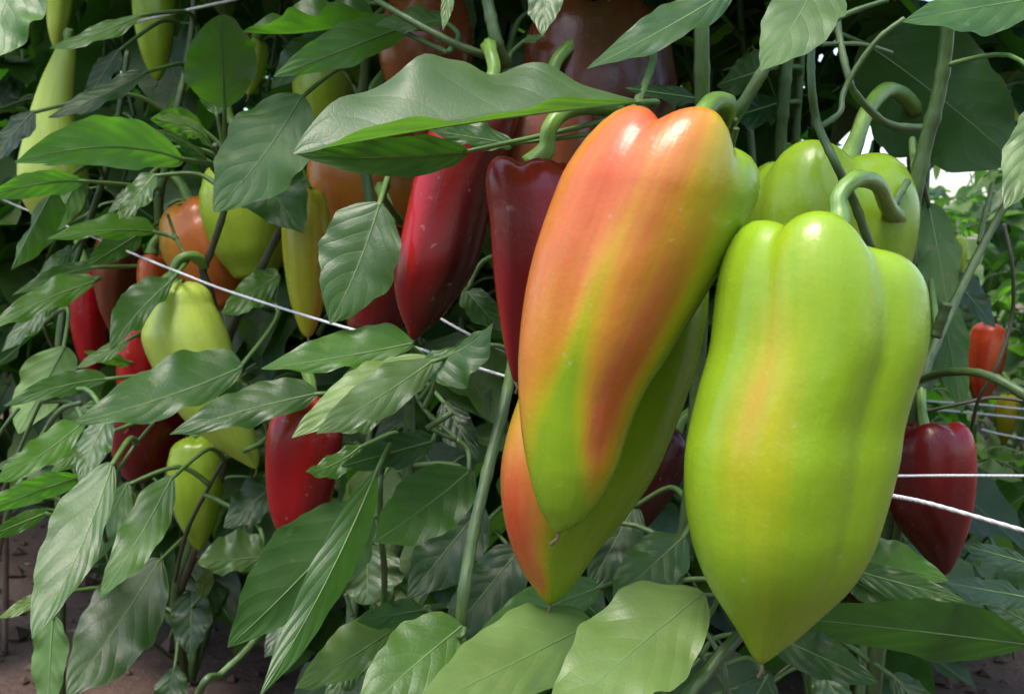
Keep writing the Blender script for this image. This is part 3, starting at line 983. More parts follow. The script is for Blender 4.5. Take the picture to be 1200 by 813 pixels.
stem(PF, [(60, 330, .82), (52, 380, .82), (70, 420, .85)], 1.2, 1.6, name='branch')

# --- leaves, upper left
lf = leaf
lf(PF, (28, -58), (-18, 74), (-52, -18), (46, 14), .60, .56, att=(45, -90, .66))
lf(PF, (166, 18), (58, 57), (-6, -12), (5, 13), .74, .70, bend=(0, 3))
lf(PF, (172, 84), (56, 138), (-8, -16), (6, 12), .75, .72, mat='d', bend=(0, 4))
lf(PF, (140, 58), (98, 122), (-14, -6), (14, 8), .80, .78, mat='d')
lf(PL, (214, 187), (18, 191), (-6, -34), (4, 20), .63, .58, side='u', bend=(8, -17), att=(246, 197, .67), wave=.10)
lf(PL, (150, 172), (50, 194), (-2, -8), (2, 7), .64, .62, att=(246, 200, .67))
lf(PL, (250, 174), (182, 138), (-2, -13), (2, 8), .65, .62, bend=(6, -8), att=(249, 192, .67), mat='p')
lf(PL, (238, 150), (176, 140), (0, -18), (2, 14), .68, .66, side='u', att=(250, 180, .68))
lf(PL, (247, 194), (184, 152), (-4, -12), (4, 13), .66, .63, bend=(4, -4), mat='d', att=(262, 225, .70))
lf(PL, (225, 178), (196, 152), (-4, -9), (4, 9), .68, .66, mat='p', att=(248, 195, .68))
lf(PL, (263, 126), (258, 18), (-42, 6, 8), (42, -4, 8), .62, .58, side='u', att=(262, 195, .68), a=0.6, b=.7)
lf(PL, (255, 135), (238, 80), (-14, 0), (12, 0), .66, .66, side='t', att=(262, 195, .68))
lf(PM, (438, 20), (284, 38), (-14, -52, -30), (-5, -16, 34), .60, .57, bend=(4, 9), att=(470, -10, .62))
lf(PM, (478, 30), (321, 90), (-10, -24), (7, 15), .60, .56, side='u', bend=(2, -1), att=(520, 28, .60))
lf(PM, (388, 36), (318, 104), (-22, -16), (20, 14), .67, .65, att=(424, 20, .65))
lf(PM, (524, 24), (440, 30), (0, -24), (0, 9), .59, .57, mat='p', att=(545, 45, .57))
lf(PM, (354, 112), (251, 248), (-48, -24), (38, 28), .60, .575, bend=(6, 3), att=(424, 84, .66), wave=.07, k=.15, fold=.1)
lf(PM, (286, 180), (354, 273), (36, -26), (-32, 20), .645, .635, k=.2, att=(330, 170, .69))
lf(PC, (752, 120), (344, 181), (-8, -98, -80), (-1, -17, 28), .455, .40, bend=(-4, -5), dm=.42, att=(775, 132, .485), wave=.10, a=.92, b=.78, mat='p', pr=1.9)
lf(PC, (548, 178), (346, 180), (-2, -24, 14), (2, 22, -6), .46, .42, side='u', bend=(0, 6), att=(632, 174, .475), mat='d', pr=1.4)
lf(PC, (602, 170), (500, 152), (0, -22), (0, 12), .475, .46, mat='d', att=(640, 174, .48))
lf(PM, (445, 238), (387, 379), (-46, -22), (38, 20), .52, .505, bend=(4, 2), att=(452, 222, .57), wave=.07, pr=1.5, k=.15)
# middle left spray
lf(PM, (484, 402), (306, 432), (-4, -34), (6, 14), .52, .48, bend=(2, 2), att=(505, 412, .53))
lf(PM, (500, 418), (342, 513), (-26, -22), (14, 14), .51, .47, bend=(4, -4), att=(520, 405, .54), mat='p')
lf(PM, (508, 422), (371, 508), (-22, -22), (14, 18), .50, .45, bend=(2, 2), att=(525, 405, .54), mat='p')
lf(PM, (490, 424), (578, 378), (-4, -12), (10, 32), .51, .50, att=(478, 415, .55), bend=(4, 10))
lf(PM, (470, 415), (402, 440), (-4, -14), (6, 14), .54, .52)
lf(PL, (284, 430), (86, 496), (-12, -46), (10, 20), .63, .57, bend=(4, 4), att=(322, 422, .68), wave=.09)
lf(PM, (372, 461), (199, 509), (-8, -30), (6, 15), .60, .56, bend=(2, -4), att=(420, 470, .63))
lf(PM, (300, 470), (250, 456), (0, -18), (2, 16), .64, .63, mat='d')
lf(PL, (202, 328), (129, 410), (-26, -20), (11, 8), .68, .62, bend=(-4, -2), att=(206, 318, .72), wave=.14)
lf(PL, (182, 272), (54, 281), (-2, -22), (2, 8), .74, .68, bend=(4, -6), att=(215, 292, .75))
lf(PL, (165, 273), (102, 312), (-10, -14), (8, 10), .77, .74, side='u', mat='d')
lf(PL, (182, 204), (139, 257), (-14, -12), (14, 10), .69, .66, att=(230, 205, .72))
lf(PL, (172, 208), (126, 250), (-8, -6), (8, 8), .72, .70, mat='d')
lf(PF, (96, 212), (-22, 234), (-2, -14), (2, 13), .70, .66, side='u', bend=(0, -6), att=(136, 228, .76))
lf(PF, (64, 220), (13, 316), (-12, -4, -8), (20, 10, -18), .76, .70, att=(96, 200, .82), bend=(-2, 2))
lf(PF, (96, 203), (56, 278), (-13, -4), (13, 8), .81, .78, side='u', att=(120, 190, .84))
lf(PF, (110, 313), (14, 346), (-2, -14), (4, 8), .78, .74, bend=(0, -4))
lf(PF, (111, 330), (-20, 388), (-6, -24), (4, 14), .74, .68, bend=(4, -6), att=(90, 345, .80))
lf(PF, (76, 406), (22, 508), (-34, -4), (26, 6), .74, .72, side='u', mat='p', att=(88, 395, .8), a=.6, b=.9)
lf(PF, (126, 444), (4, 476), (-4, -17), (4, 10), .69, .64, bend=(2, -6), att=(160, 452, .74))
lf(PF, (150, 398), (88, 432), (-6, -8), (6, 8), .74, .72)
lf(PF, (152, 425), (98, 412), (0, -7), (0, 9), .75, .73, side='u')
lf(PL, (130, 470), (70, 495), (-4, -9), (4, 8), .70, .68)
lf(PF, (100, 492), (-8, 565), (-14, -18), (12, 12), .66, .60, bend=(4, 3), att=(135, 470, .72))
lf(PF, (118, 510), (58, 555), (-8, -10), (8, 10), .68, .65)
lf(PL, (127, 488), (92, 564), (-18, -6), (20, 6), .64, .61, att=(150, 470, .72), bend=(-2, 0))
lf(PF, (92, 560), (-24, 604), (-4, -17), (4, 12), .64, .58, side='u', bend=(2, -4), att=(120, 556, .70))
lf(PF, (56, 600), (-18, 630), (-2, -12), (2, 10), .66, .62)
lf(PL, (132, 542), (38, 748), (-46, -8), (20, 12), .62, .54, bend=(6, 4), att=(142, 500, .68), wave=.09, pr=1.6)
lf(PL, (62, 722), (54, 845), (-24, 2), (20, -2), .60, .58, side='u', att=(72, 690, .62))
lf(PL, (202, 558), (117, 699), (-24, -14), (22, 14), .63, .56, bend=(2, 4), att=(250, 535, .70), wave=.10)
lf(PL, (150, 565), (98, 668), (-16, -6), (18, 8), .68, .66)
lf(PL, (188, 655), (78, 815), (-42, -22), (38, 24), .74, .66, bend=(2, 2), mat='d', att=(206, 640, .84), wave=.09)
lf(PF, (48, 698), (-2, 724), (-2, -8), (3, 8), .72, .70, mat='p')
lf(PM, (312, 652), (232, 659), (0, -32), (0, 13), .69, .67, mat='p', a=.6, b=.75)
lf(PM, (428, 592), (267, 758), (-46, -34), (34, 28), .54, .47, side='u', bend=(2, 4), mat='d', att=(452, 578, .58), wave=.09)
lf(PM, (441, 552), (304, 816), (-24, -4, 10), (20, 10, -24), .48, .42, bend=(4, 8), att=(452, 535, .54), wave=.08, mat='m')
lf(PM, (552, 550), (440, 634), (-30, -28), (28, 24), .53, .48, bend=(2, 2), mat='m', att=(566, 540, .54), a=.6, b=.85, wave=.10)
lf(PM, (510, 516), (400, 546), (-4, -20), (6, 17), .55, .51, att=(520, 500, .56), mat='d')
lf(PM, (424, 522), (358, 552), (-8, -10), (6, 14), .55, .52, bend=(-2, 8), wave=.2)
lf(PM, (432, 638), (430, 708), (-26, 4), (40, 0), .61, .60, mat='p', a=.5, b=.6, att=(440, 620, .62))
lf(PM, (498, 714), (418, 727), (0, -16), (0, 13), .57, .54, att=(534, 722, .53))
lf(PM, (468, 732), (346, 806), (-14, -32), (10, 15), .57, .52, bend=(2, 2), mat='p', att=(500, 720, .58))
lf(PM, (425, 770), (380, 820), (-14, -10), (12, 8), .57, .55, mat='d')
lf(PC, (542, 733), (412, 850), (-28, -36), (26, 30), .475, .43, bend=(2, -6), att=(540, 725, .49), wave=.08)
lf(PC, (694, 730), (480, 836), (-18, -46), (12, 26), .45, .38, bend=(2, 0), mat='p', k=1.5, att=(745, 720, .52), wave=.07)
lf(PC, (824, 694), (642, 850), (-46, -36), (26, 36), .42, .36, bend=(0, -2), mat='p', k=1.4, att=(860, 690, .46), wave=.10)
lf(PC, (702, 688), (560, 742), (-8, -28), (6, 20), .52, .48)
lf(PC, (802, 628), (718, 704), (-26, -20), (22, 20), .54, .51, mat='m', att=(808, 600, .56))
lf(PC, (780, 742), (745, 850), (-26, -6), (26, 6), .47, .45, side='u', mat='d')
# lower right
lf(PR, (1204, 755), (912, 722), (4, -44), (-2, 36), .52, .46, bend=(-6, -2), mat='d', side='u', att=(1240, 760, .56), wave=.09)
lf(PR, (990, 662), (1112, 680), (0, -34), (0, 16), .55, .51, att=(965, 660, .58), bend=(0, -4))
lf(PR, (1000, 668), (1132, 704), (2, -16), (-2, 17), .53, .49, mat='d')
lf(PR, (1205, 700), (1106, 682), (0, -14), (0, 16), .56, .54, mat='d')
lf(PR, (1212, 662), (1122, 636), (2, -10), (-2, 12), .57, .55, mat='d')
lf(PR, (892, 738), (1030, 800), (8, -26), (-8, 20), .49, .45, mat='d', att=(870, 730, .5))
lf(PR, (985, 670), (1060, 715), (8, -14), (-8, 14), .56, .53, mat='d')
lf(PR, (1215, 735), (1150, 700), (6, -16), (-6, 14), .60, .57, mat='m')
lf(PR, (960, 775), (1000, 860), (20, -6), (-20, 6), .52, .50, mat='d')
lf(PR, (900, 790), (860, 860), (-20, -8), (20, 8), .47, .46, mat='d')
lf(PR, (1045, 790), (1110, 860), (14, -14), (-14, 14), .58, .56, mat='d')
# upper right
lf(PR, (1012, 50), (1192, 192), (40, -50), (-38, 52), .66, .64, side='u', mat='d', att=(975, 40, .56), bend=(2, -4), a=.62, b=.85)
lf(PR, (1230, -4), (1058, 26), (-2, -38), (2, 30), .47, .43, att=(1260, -10, .5), bend=(4, -2))
lf(PR, (1240, 110), (1177, 245), (-28, -10), (28, 12), .42, .395, mat='p', att=(1260, 80, .45))
lf(PR, (965, -40), (892, 83), (-36, -14), (38, 20), .45, .40, mat='p', bend=(6, 0), att=(985, -70, .5), wave=.1)
lf(PR, (860, -14), (688, 81), (-14, -26), (12, 20), .47, .42, bend=(2, 2), att=(890, -30, .5))
lf(PC, (642, -34), (636, 42), (-22, 0), (20, 0), .50, .48, mat='p', att=(650, -60, .52))
lf(PC, (526, -22), (519, 36), (-6, 0), (9, 0), .54, .53, mat='p')
lf(PC, (818, 116), (732, 103), (0, -14), (0, 10), .52, .50, mat='d', att=(835, 130, .53))
lf(PC, (612, 48), (640, 42), (0, -6), (0, 6), .57, .56, mat='p', att=(600, 70, .57))
lf(PR, (1088, 238), (1112, 366), (26, -4), (-24, 4), .62, .60, mat='d', side='u', att=(1074, 222, .50))
lf(PR, (1098, 330), (1128, 486), (22, -4), (-20, 4), .66, .64, mat='d', side='u', att=(1100, 395, .57))
lf(PR, (1112, 318), (1166, 384), (20, -12), (-18, 10), .72, .70, mat='d')
lf(PR, (900, 80), (840, 100), (0, -26), (0, 20), .58, .56, mat='d', side='u')
lf(PR, (915, 120), (850, 140), (-4, -22), (4, 22), .60, .58, mat='d')
lf(PM, (545, 338), (588, 388), (16, -8), (-16, 10), .58, .56, att=(560, 320, .6))
lf(PL, (328, 322), (260, 366), (-10, -20), (8, 18), .71, .68, att=(310, 310, .73))
lf(PL, (226, 692), (222, 768), (-24, 0), (24, 0), .90, .88, mat='d', att=(212, 680, .92))
lf(PL, (205, 782), (190, 850), (-18, 0), (20, 0), .90, .88)
lf(PL, (236, 700), (246, 660), (-10, 0), (10, 0), .88, .86, mat='p')
lf(PL, (190, 712), (202, 734), (-5, 0), (5, 0), .93, .93, mat='p')


lf(PM, (566, 592), (478, 700), (-30, -22), (26, 22), .60, .58, mat='d')
lf(PC, (612, 640), (520, 752), (-26, -20), (28, 24), .58, .55, mat='d')
lf(PM, (505, 640), (560, 730), (22, -10), (-22, 12), .60, .58, mat='d')
lf(PC, (745, 590), (690, 690), (-24, -14), (22, 14), .60, .58, mat='d')
lf(PM, (330, 560), (262, 618), (-18, -18), (14, 16), .72, .70, mat='d')
lf(PM, (450, 480), (395, 505), (-6, -16), (6, 14), .60, .58)
lf(PF, (62, 528), (-6, 548), (-4, -10), (4, 9), .66, .64)
lf(PF, (52, 575), (-12, 582), (-2, -9), (2, 8), .69, .67, mat='p')
lf(PF, (60, 350), (2, 412), (-12, -12), (12, 10), .80, .77)
lf(PF, (40, 130), (-14, 190), (-14, -10), (16, 10), .74, .72, mat='d')
lf(PF, (88, 290), (40, 330), (-8, -10), (8, 8), .84, .82)
lf(PL, (300, 585), (250, 640), (-14, -12), (14, 10), .80, .78, mat='d')
lf(PL, (160, 600), (150, 690), (-20, -2), (20, 2), .76, .74, mat='d')
lf(PM, (360, 690), (310, 770), (-18, -10), (18, 12), .62, .60, mat='d')
lf(PM, (520, 470), (560, 540), (16, -8), (-18, 10), .60, .58, mat='d')

# ------------------------------------------------------------------ the rest of the foliage: shared leaf shapes on branches
def make_fill_variants():
    out = []
    for s in range(10):
        rr = random.Random(100 + s)
        ln = 1.0
        sag = rr.uniform(0.05, 0.28)
        w = rr.uniform(0.24, 0.33)
        fold = rr.uniform(0.05, 0.3)

        def mid(t, sag=sag):
            return Vector((0, t, -sag * t * t + 0.1 * t))
        rows, UV = blade_grid(mid, Vector((-w, 0, fold * w)), Vector((w, 0, fold * w)), 50 + s, nt=14, nu=3, wave=rr.uniform(.08, .2), quilt=0.006, sgn=1.0)
        V, Fc, U = grid_mesh(rows, UV, False)
        # winding: top = +z
        v0, v1, v3 = V[Fc[40][0]], V[Fc[40][1]], V[Fc[40][3]]
        if (v1 - v0).cross(v3 - v0).z < 0:
            Fc = [tuple(reversed(f)) for f in Fc]
        fm = [0] * len(Fc)
        nv = len(V)
        path = [mid(0.95 * i / 7) for i in range(8)]
        v2, f2, u2 = tube_geo(path, [0.010 * (1 - .7 * i / 7) for i in range(8)], 5)
        V += v2
        U += u2
        Fc += [tuple(i + nv for i in f) for f in f2]
        fm += [1] * len(f2)
        out.append((V, Fc, U, fm))
    res = {}
    for key, mt in LEAFM.items():
        res[key] = []
        for V, Fc, U, fm in out:
            me_o = mesh_obj('leaf_shape', V, Fc, [mt, M_MID], None, uvs=U, fmat=fm)
            me = me_o.data
            bpy.data.objects.remove(me_o)
            res[key].append(me)
    return res


FILL = make_fill_variants()


def near_hero(px, py, d, margin=0.0):
    for hx, hy, hd in HERO_SAMPLES:
        if d < hd + 0.05 and abs(px - hx) < 40 and abs(py - hy) < 40:
            return True
    return False


def interp(x, pts):
    if x <= pts[0][0]:
        return pts[0][1]
    for (a, b), (c, d) in zip(pts, pts[1:]):
        if x <= c:
            return b + (d - b) * (x - a) / (c - a)
    return pts[-1][1]


def dmin(px, py):
    if py > 520 and 400 < px < 830:
        return 0.61
    v = interp(px, [(-200, .95), (0, .98), (120, .96), (250, .86), (400, .76), (540, .68), (700, .66), (1000, .66), (1090, .70), (1200, .74), (1400, .7)])
    return v


GAPS = [(1122, 212, 10, 13), (1152, 226, 5, 6), (1140, 288, 7, 9), (1168, 290, 8, 6), (1172, 326, 6, 5),
        (840, 58, 14, 7), (866, 64, 10, 6), (602, 8, 8, 14), (606, 58, 6, 10), (563, 63, 6, 8), (556, 55, 5, 5), (984, 62, 13, 9), (1006, 82, 9, 9), (1030, 98, 8, 6), (930, 80, 6, 8), (938, 112, 5, 5)]
KEEP = [(1156, 290, 60, 110, 1.7), (1156, 428, 34, 56, 1.5), (1180, 492, 18, 36, 1.55), (1125, 300, 14, 26, 1.3), (1150, 480, 80, 16, 1.2), (1190, 512, 30, 10, 1.25)]
SOIL = [(25, 720, 55, 90), (190, 790, 60, 26)]


def allowed(pts):
    for p in pts:
        px, py, d = project(p)
        if d < 0.3:
            return False
        if p.z < 0.01:
            return False
        if -60 < px < 1260 and -30 < py < 850:
            if d < dmin(px, py):
                return False
            for gx, gy, rx, ry in GAPS:
                if abs(px - gx) < rx and abs(py - gy) < ry:
                    return False
            for gx, gy, rx, ry, gd in KEEP:
                if abs(px - gx) < rx and abs(py - gy) < ry and d < gd:
                    return False
            for gx, gy, rx, ry in SOIL:
                if abs(px - gx) < rx and abs(py - gy) < ry and d < 1.9:
                    return False
        elif d < 0.48:
            return False
    return True


def add_fill_leaf(plant_o, pos, direc, up, size, mat, anchor):
    y = direc.normalized()
    x = y.cross(up)
    if x.length < 1e-4:
        return None
    x.normalize()
    z = x.cross(y)
    M = Matrix((x, y, z)).transposed()
    samples = [pos, pos + y * size * .5, pos + y * size, pos + y * size * .4 + x * size * .3, pos + y * size * .4 - x * size * .3]
    if anchor is not None:
        samples += [anchor, (anchor + pos) / 2]
    if not allowed(samples):
        return None
    me = R.choice(FILL[mat])
    o = bpy.data.objects.new('leaf', me)
    COL.objects.link(o)
    o.parent = plant_o
    o.location = pos - plant_o.location
    o.rotation_mode = 'QUATERNION'
    o.rotation_quaternion = M.to_quaternion()
    o.scale = (size, size, size * R.uniform(.8, 1.3))
    if anchor is not None:
        mm = (pos + anchor) / 2 + Vector((0, 0, 0.12)) * (pos - anchor).length - y * 0.1 * (pos - anchor).length
        n = 5
        pp = [Vector(q) for q in smooth_path([tuple(pos), tuple(mm), tuple(anchor)], n)]
        V, Fc, U = tube_geo(pp, [0.0011 + 0.0005 * i / n for i in range(n + 1)], 5)
        me2 = bpy.data.meshes.new('petiole')
        Mi = o.rotation_quaternion.to_matrix().inverted()
        sc = o.scale
        loc = []
        for v in V:
            q = Mi @ (v - pos)
            loc.append((q.x / sc[0], q.y / sc[1], q.z / sc[2]))
        me2.from_pydata(loc, [], Fc)
        me2.materials.append(M_PET)
        me2.polygons.foreach_set('use_smooth', [True] * len(me2.polygons))
        po = bpy.data.objects.new('petiole', me2)
        COL.objects.link(po)
        po.parent = o
    return o


def bush(plant_o, n, centre, radius, zlo, zhi, size=(.075, .125), new_stems=3, dark=.5):
    """branches from the plant's base, leaves along them"""
    base = plant_o.location.copy()
    nodes = []
    for s in range(new_stems):
        ang = R.uniform(0, 6.28)
        top = Vector((centre[0] + math.cos(ang) * radius * .55, centre[1] + math.sin(ang) * radius * .55, zhi * R.uniform(.8, 1.05)))
        m1 = base.lerp(top, .4) + Vector((R.uniform(-.05, .05), R.uniform(-.05, .05), .03))
        pth = [Vector(q) for q in smooth_path([tuple(base), tuple(m1), tuple(top)], 16)]
        if allowed([p for p in pth if p.z > .03][::3]):
            tube('stem', pth, [0.0042 * (1 - .6 * i / 16) for i in range(17)], M_STEM, plant_o, 7)
        nodes += pth[3:]
        for k in range(5):
            p0 = pth[R.randint(5, 15)]
            e = p0 + Vector((R.uniform(-1, 1) * radius * .7, R.uniform(-1, 1) * radius * .7, R.uniform(.0, .16)))
            bp = [Vector(q) for q in smooth_path([tuple(p0), tuple(p0.lerp(e, .5) + Vector((0, 0, .03))), tuple(e)], 7)]
            if allowed(bp[::2]):
                tube('branch', bp, [0.0024 * (1 - .5 * i / 7) for i in range(8)], M_STEM, plant_o, 6)
            nodes += bp[2:]
    made = tries = 0
    while made < n and tries < n * 9:
        tries += 1
        a = nodes[R.randrange(len(nodes))]
        ang = R.uniform(0, 6.28)
        out = Vector((math.cos(ang), math.sin(ang), 0))
        pos = a + out * R.uniform(.02, .06) + Vector((0, 0, R.uniform(-.02, .03)))
        if not (zlo < pos.z < zhi * 1.15):
            continue
        direc = out + Vector((0, 0, R.uniform(-1.3, .15)))
        up = Vector((R.uniform(-.45, .45), R.uniform(-.6, .25), 1))
        sz = R.uniform(*size)
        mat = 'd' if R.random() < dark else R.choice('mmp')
        if add_fill_leaf(plant_o, pos, direc, up, sz, mat, a):
            made += 1
    return made


def canopy(plant_o, n, xr, yr, zr, size=(.09, .14)):
    """the leafy tops of the near plants, above the picture"""
    made = tries = 0
    while made < n and tries < n * 12:
        tries += 1
        pos = Vector((R.uniform(*xr), R.uniform(*yr), R.uniform(*zr)))
        px, py, d = project(pos)
        if py > -25:
            continue
        ang = R.uniform(0, 6.28)
        direc = Vector((math.cos(ang), math.sin(ang), R.uniform(-.7, .1)))
        up = Vector((R.uniform(-.4, .4), R.uniform(-.5, .3), 1))
        tp = project(pos + direc.normalized() * .12)
        if tp[1] > -12 and tp[2] < .7:
            continue
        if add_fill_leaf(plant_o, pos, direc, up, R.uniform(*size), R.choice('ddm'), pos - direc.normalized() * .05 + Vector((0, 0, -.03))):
            made += 1
    return made


counts = []
counts.append(canopy(PC, 125, (-.12, .16), (.50, 1.15), (.55, .88)))
counts.append(canopy(PR, 130, (.12, .50), (.52, 1.15), (.55, .88)))
counts.append(canopy(PM, 115, (-.34, -.06), (.66, 1.25), (.55, .90)))
counts.append(canopy(PL, 80, (-.60, -.25), (.90, 1.35), (.60, .92)))
counts.append(bush(PC, 145, (0.03, 0.84), .27, .06, .80, new_stems=5, dark=.7))
counts.append(bush(PR, 125, (0.22, 0.90), .25, .06, .80, new_stems=5, dark=.7))
counts.append(bush(PM, 95, (-0.13, 0.97), .26, .06, .80, new_stems=5, dark=.6))
counts.append(bush(PL, 110, (-0.33, 1.12), .24, .05, .80, new_stems=5, dark=.6))
counts.append(bush(PF, 170, (-0.60, 1.15), .26, .05, .80, new_stems=5, dark=.5))
back = [(-0.95, 1.55, 'tall pepper plant behind the left edge plant'), (-0.52, 1.62, 'dense pepper plant seen between the left peppers, second row'),
        (-0.12, 1.50, 'shaded pepper plant in the second row behind the scarlet pepper'), (0.24, 1.45, 'shaded pepper plant in the second row behind the big hanging peppers'),
        (-0.28, 2.05, 'pepper plant deep in the dark behind the middle leaves'),
        (-0.80, 2.10, 'pepper plant in the third row beyond the pale yellow green pepper'), (0.15, 2.10, 'pepper plant in the third row behind the maroon bell pepper'),
        (-1.25, 2.0, 'pepper plant in the third row at the far left')]
for i, (x, y, lab) in enumerate(back):
    o = empty('pepper_plant', Vector((x, y, 0)))
    tag(o, lab, 'plant', 'pepper plants in the second row')
    counts.append(bush(o, 280, (x, y), .36, .05, 1.05, size=(.09, .15), new_stems=9, dark=.6))
far = [(0.62, 1.45, 'sunlit pepper plant of the far row carrying the coral red pepper'), (0.95, 1.62, 'sunlit pepper plant at the right picture edge'),
       (0.72, 2.15, 'pale far pepper plant beyond the coral red pepper'), (0.5, 2.3, 'distant low pepper plant right of the lime pepper tip'),
       (1.15, 2.4, 'distant pepper plant at the right edge below the bright gap')]
for i, (x, y, lab) in enumerate(far):
    o = empty('pepper_plant', Vector((x, y, 0)))
    tag(o, lab, 'plant', 'pepper plants in the far row')
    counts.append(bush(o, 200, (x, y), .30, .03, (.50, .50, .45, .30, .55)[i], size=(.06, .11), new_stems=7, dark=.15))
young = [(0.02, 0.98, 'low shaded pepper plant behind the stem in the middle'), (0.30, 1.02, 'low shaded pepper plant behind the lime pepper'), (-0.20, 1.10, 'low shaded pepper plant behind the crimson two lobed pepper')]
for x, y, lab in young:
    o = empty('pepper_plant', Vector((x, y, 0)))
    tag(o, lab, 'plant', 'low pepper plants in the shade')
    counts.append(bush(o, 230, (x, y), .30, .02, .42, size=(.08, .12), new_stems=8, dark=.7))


def aimed(plant_list, n, xr, yr, dr, size, dark):
    made = tries = 0
    while made < n and tries < n * 14:
        tries += 1
        o = R.choice(plant_list)
        pos = P(R.uniform(*xr), R.uniform(*yr), R.uniform(*dr))
        if pos.z < .03:
            continue
        ang = R.uniform(0, 6.28)
        direc = Vector((math.cos(ang), math.sin(ang), R.uniform(-1.1, .3)))
        up = Vector((R.uniform(-.5, .5), R.uniform(-.8, .2), 1))
        anchor = pos - direc.normalized() * .045 + Vector((0, .02, -.03))
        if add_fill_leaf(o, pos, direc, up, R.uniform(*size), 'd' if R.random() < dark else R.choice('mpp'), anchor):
            made += 1
    return made


FARP = [o for o in bpy.data.objects if o.name.startswith('pepper_plant') and o.get('group') == 'pepper plants in the far row']
counts.append(aimed(FARP, 150, (1060, 1230), (330, 660), (1.15, 1.9), (.05, .09), .25))
counts.append(aimed(FARP, 40, (1080, 1230), (160, 350), (1.3, 2.2), (.05, .09), .2))
counts.append(aimed(FARP, 45, (1000, 1230), (640, 800), (.95, 1.4), (.03, .055), .1))
counts.append(aimed([PL, PF], 80, (0, 330), (220, 640), (.90, 1.15), (.08, .12), .4))
YNG = [o for o in bpy.data.objects if o.get('group') == 'low pepper plants in the shade']
counts.append(aimed(YNG, 130, (380, 820), (520, 800), (.61, .85), (.06, .09), .7))
counts.append(aimed([PL, PF], 40, (130, 420), (420, 640), (.80, 1.0), (.07, .10), .6))
counts.append(aimed([PR], 35, (1030, 1240), (-20, 185), (.76, 1.0), (.07, .11), .8))
counts.append(aimed([PR, PC], 22, (780, 960), (-20, 60), (.74, 1.0), (.07, .10), .8))
counts.append(aimed(FARP, 110, (1080, 1230), (130, 350), (1.75, 2.4), (.07, .11), .15))
counts.append(aimed([PR], 16, (940, 1060), (20, 130), (.76, 1.0), (.06, .09), .7))
counts.append(aimed(YNG + [PL], 34, (110, 440), (620, 800), (1.0, 1.3), (.07, .10), .6))
counts.append(aimed(YNG, 60, (290, 600), (380, 640), (.70, .92), (.06, .10), .35))
print('FILL', counts)


# ------------------------------------------------------------------ twine, cane, plastic film
def twine(label, pts, r, n=60):
    r *= 0.8
    path = [P(*q) for q in smooth_path(pts, n)]
    # two twisted strands as one string
    V, Fc, U = [], [], []
    L = 0.0
    acc = [0.0]
    for a_, b_ in zip(path, path[1:]):
        L += (b_ - a_).length
        acc.append(L)
    rows = 220
    sp = smooth_path([tuple(p) for p in path], rows)
    for k in range(2):
        pp = []
        for i, q in enumerate(sp):
            v = Vector(q)
            tg = (Vector(sp[min(i + 1, rows)]) - Vector(sp[max(i - 1, 0)])).normalized()
            e1 = tg.orthogonal().normalized() if abs(tg.z) > .9 else tg.cross(Vector((0, 0, 1))).normalized()
            e2 = tg.cross(e1)
            a_ = L * i / rows / (r * 0.001) * 0.55 + math.pi * k
            pp.append(v + (e1 * math.cos(a_) + e2 * math.sin(a_)) * (r * 0.00017))
        v2, f2, u2 = tube_geo(pp, [r * 0.00086] * len(pp), 6)
        b0 = len(V)
        V += v2
        U += u2
        Fc += [tuple(i + b0 for i in f) for f in f2]
    o = mesh_obj('twine', V, Fc, M_TWINE, None, uvs=U)
    tag(o, label, 'string', 'white strings tying up the plants')
    return o


twine('long white twine slanting down in front of the pale green pepper stalk', [(-60, 205, 1.05), (10, 237, .98), (112, 279, .84), (150, 295, .76), (212, 320, .685), (270, 342, .665), (385, 378, .60), (470, 402, .565), (600, 443, .53), (680, 460, .52)], 1.1)
twine('short white twine end beneath the scarlet pepper', [(480, 350, .60), (528, 380, .585), (582, 407, .575), (660, 440, .57)], 1.0)
twine('thick white twine running from the lime pepper down to the right edge', [(1000, 570, .475), (1042, 580, .462), (1090, 590, .452), (1205, 623, .44), (1300, 650, .43), (1700, 760, .42)], 1.25)
twine('level white twine across the middle of the maroon pepper', [(980, 557, .50), (1046, 557.5, .495), (1110, 557, .49), (1205, 557.5, .485), (1300, 559, .48), (1800, 570, .48)], 0.85)
twine('grey white twine across the far row, upper of the pair', [(1060, 465, 1.2), (1090, 470, 1.2), (1150, 474, 1.2), (1230, 482, 1.2), (1500, 505, 1.2)], 1.3)
twine('grey white twine across the far row, lower of the pair', [(1060, 478, 1.15), (1120, 482, 1.15), (1210, 491, 1.15), (1260, 496, 1.15), (1500, 515, 1.15)], 1.5)
twine('short far twine above the small leaves at the right edge', [(1150, 503, 1.2), (1180, 510, 1.2), (1240, 519, 1.2), (1500, 545, 1.2)], 1.3)
twine('white twine across the green pepper at the upper left', [(150, 30, .80), (172, 23, .80), (215, 13, .78), (282, -2, .76), (350, -20, .74)], 1.3)


def cane():
    root = [P(22, 190, 1.06), P(14, 300, 1.06), P(8, 420, 1.07)]
    g = P(0, 620, 1.08)
    g.z = 0
    pth = [Vector(q) for q in smooth_path([tuple(x) for x in (root[0], root[1], root[2], g)], 24)]
    o = tube('cane', pth, [0.0032 + 0.0003 * math.sin(i * 2.1) for i in range(25)], M_CANE, None, 8)
    tag(o, 'thin brown support cane at the left picture edge', 'cane')


cane()


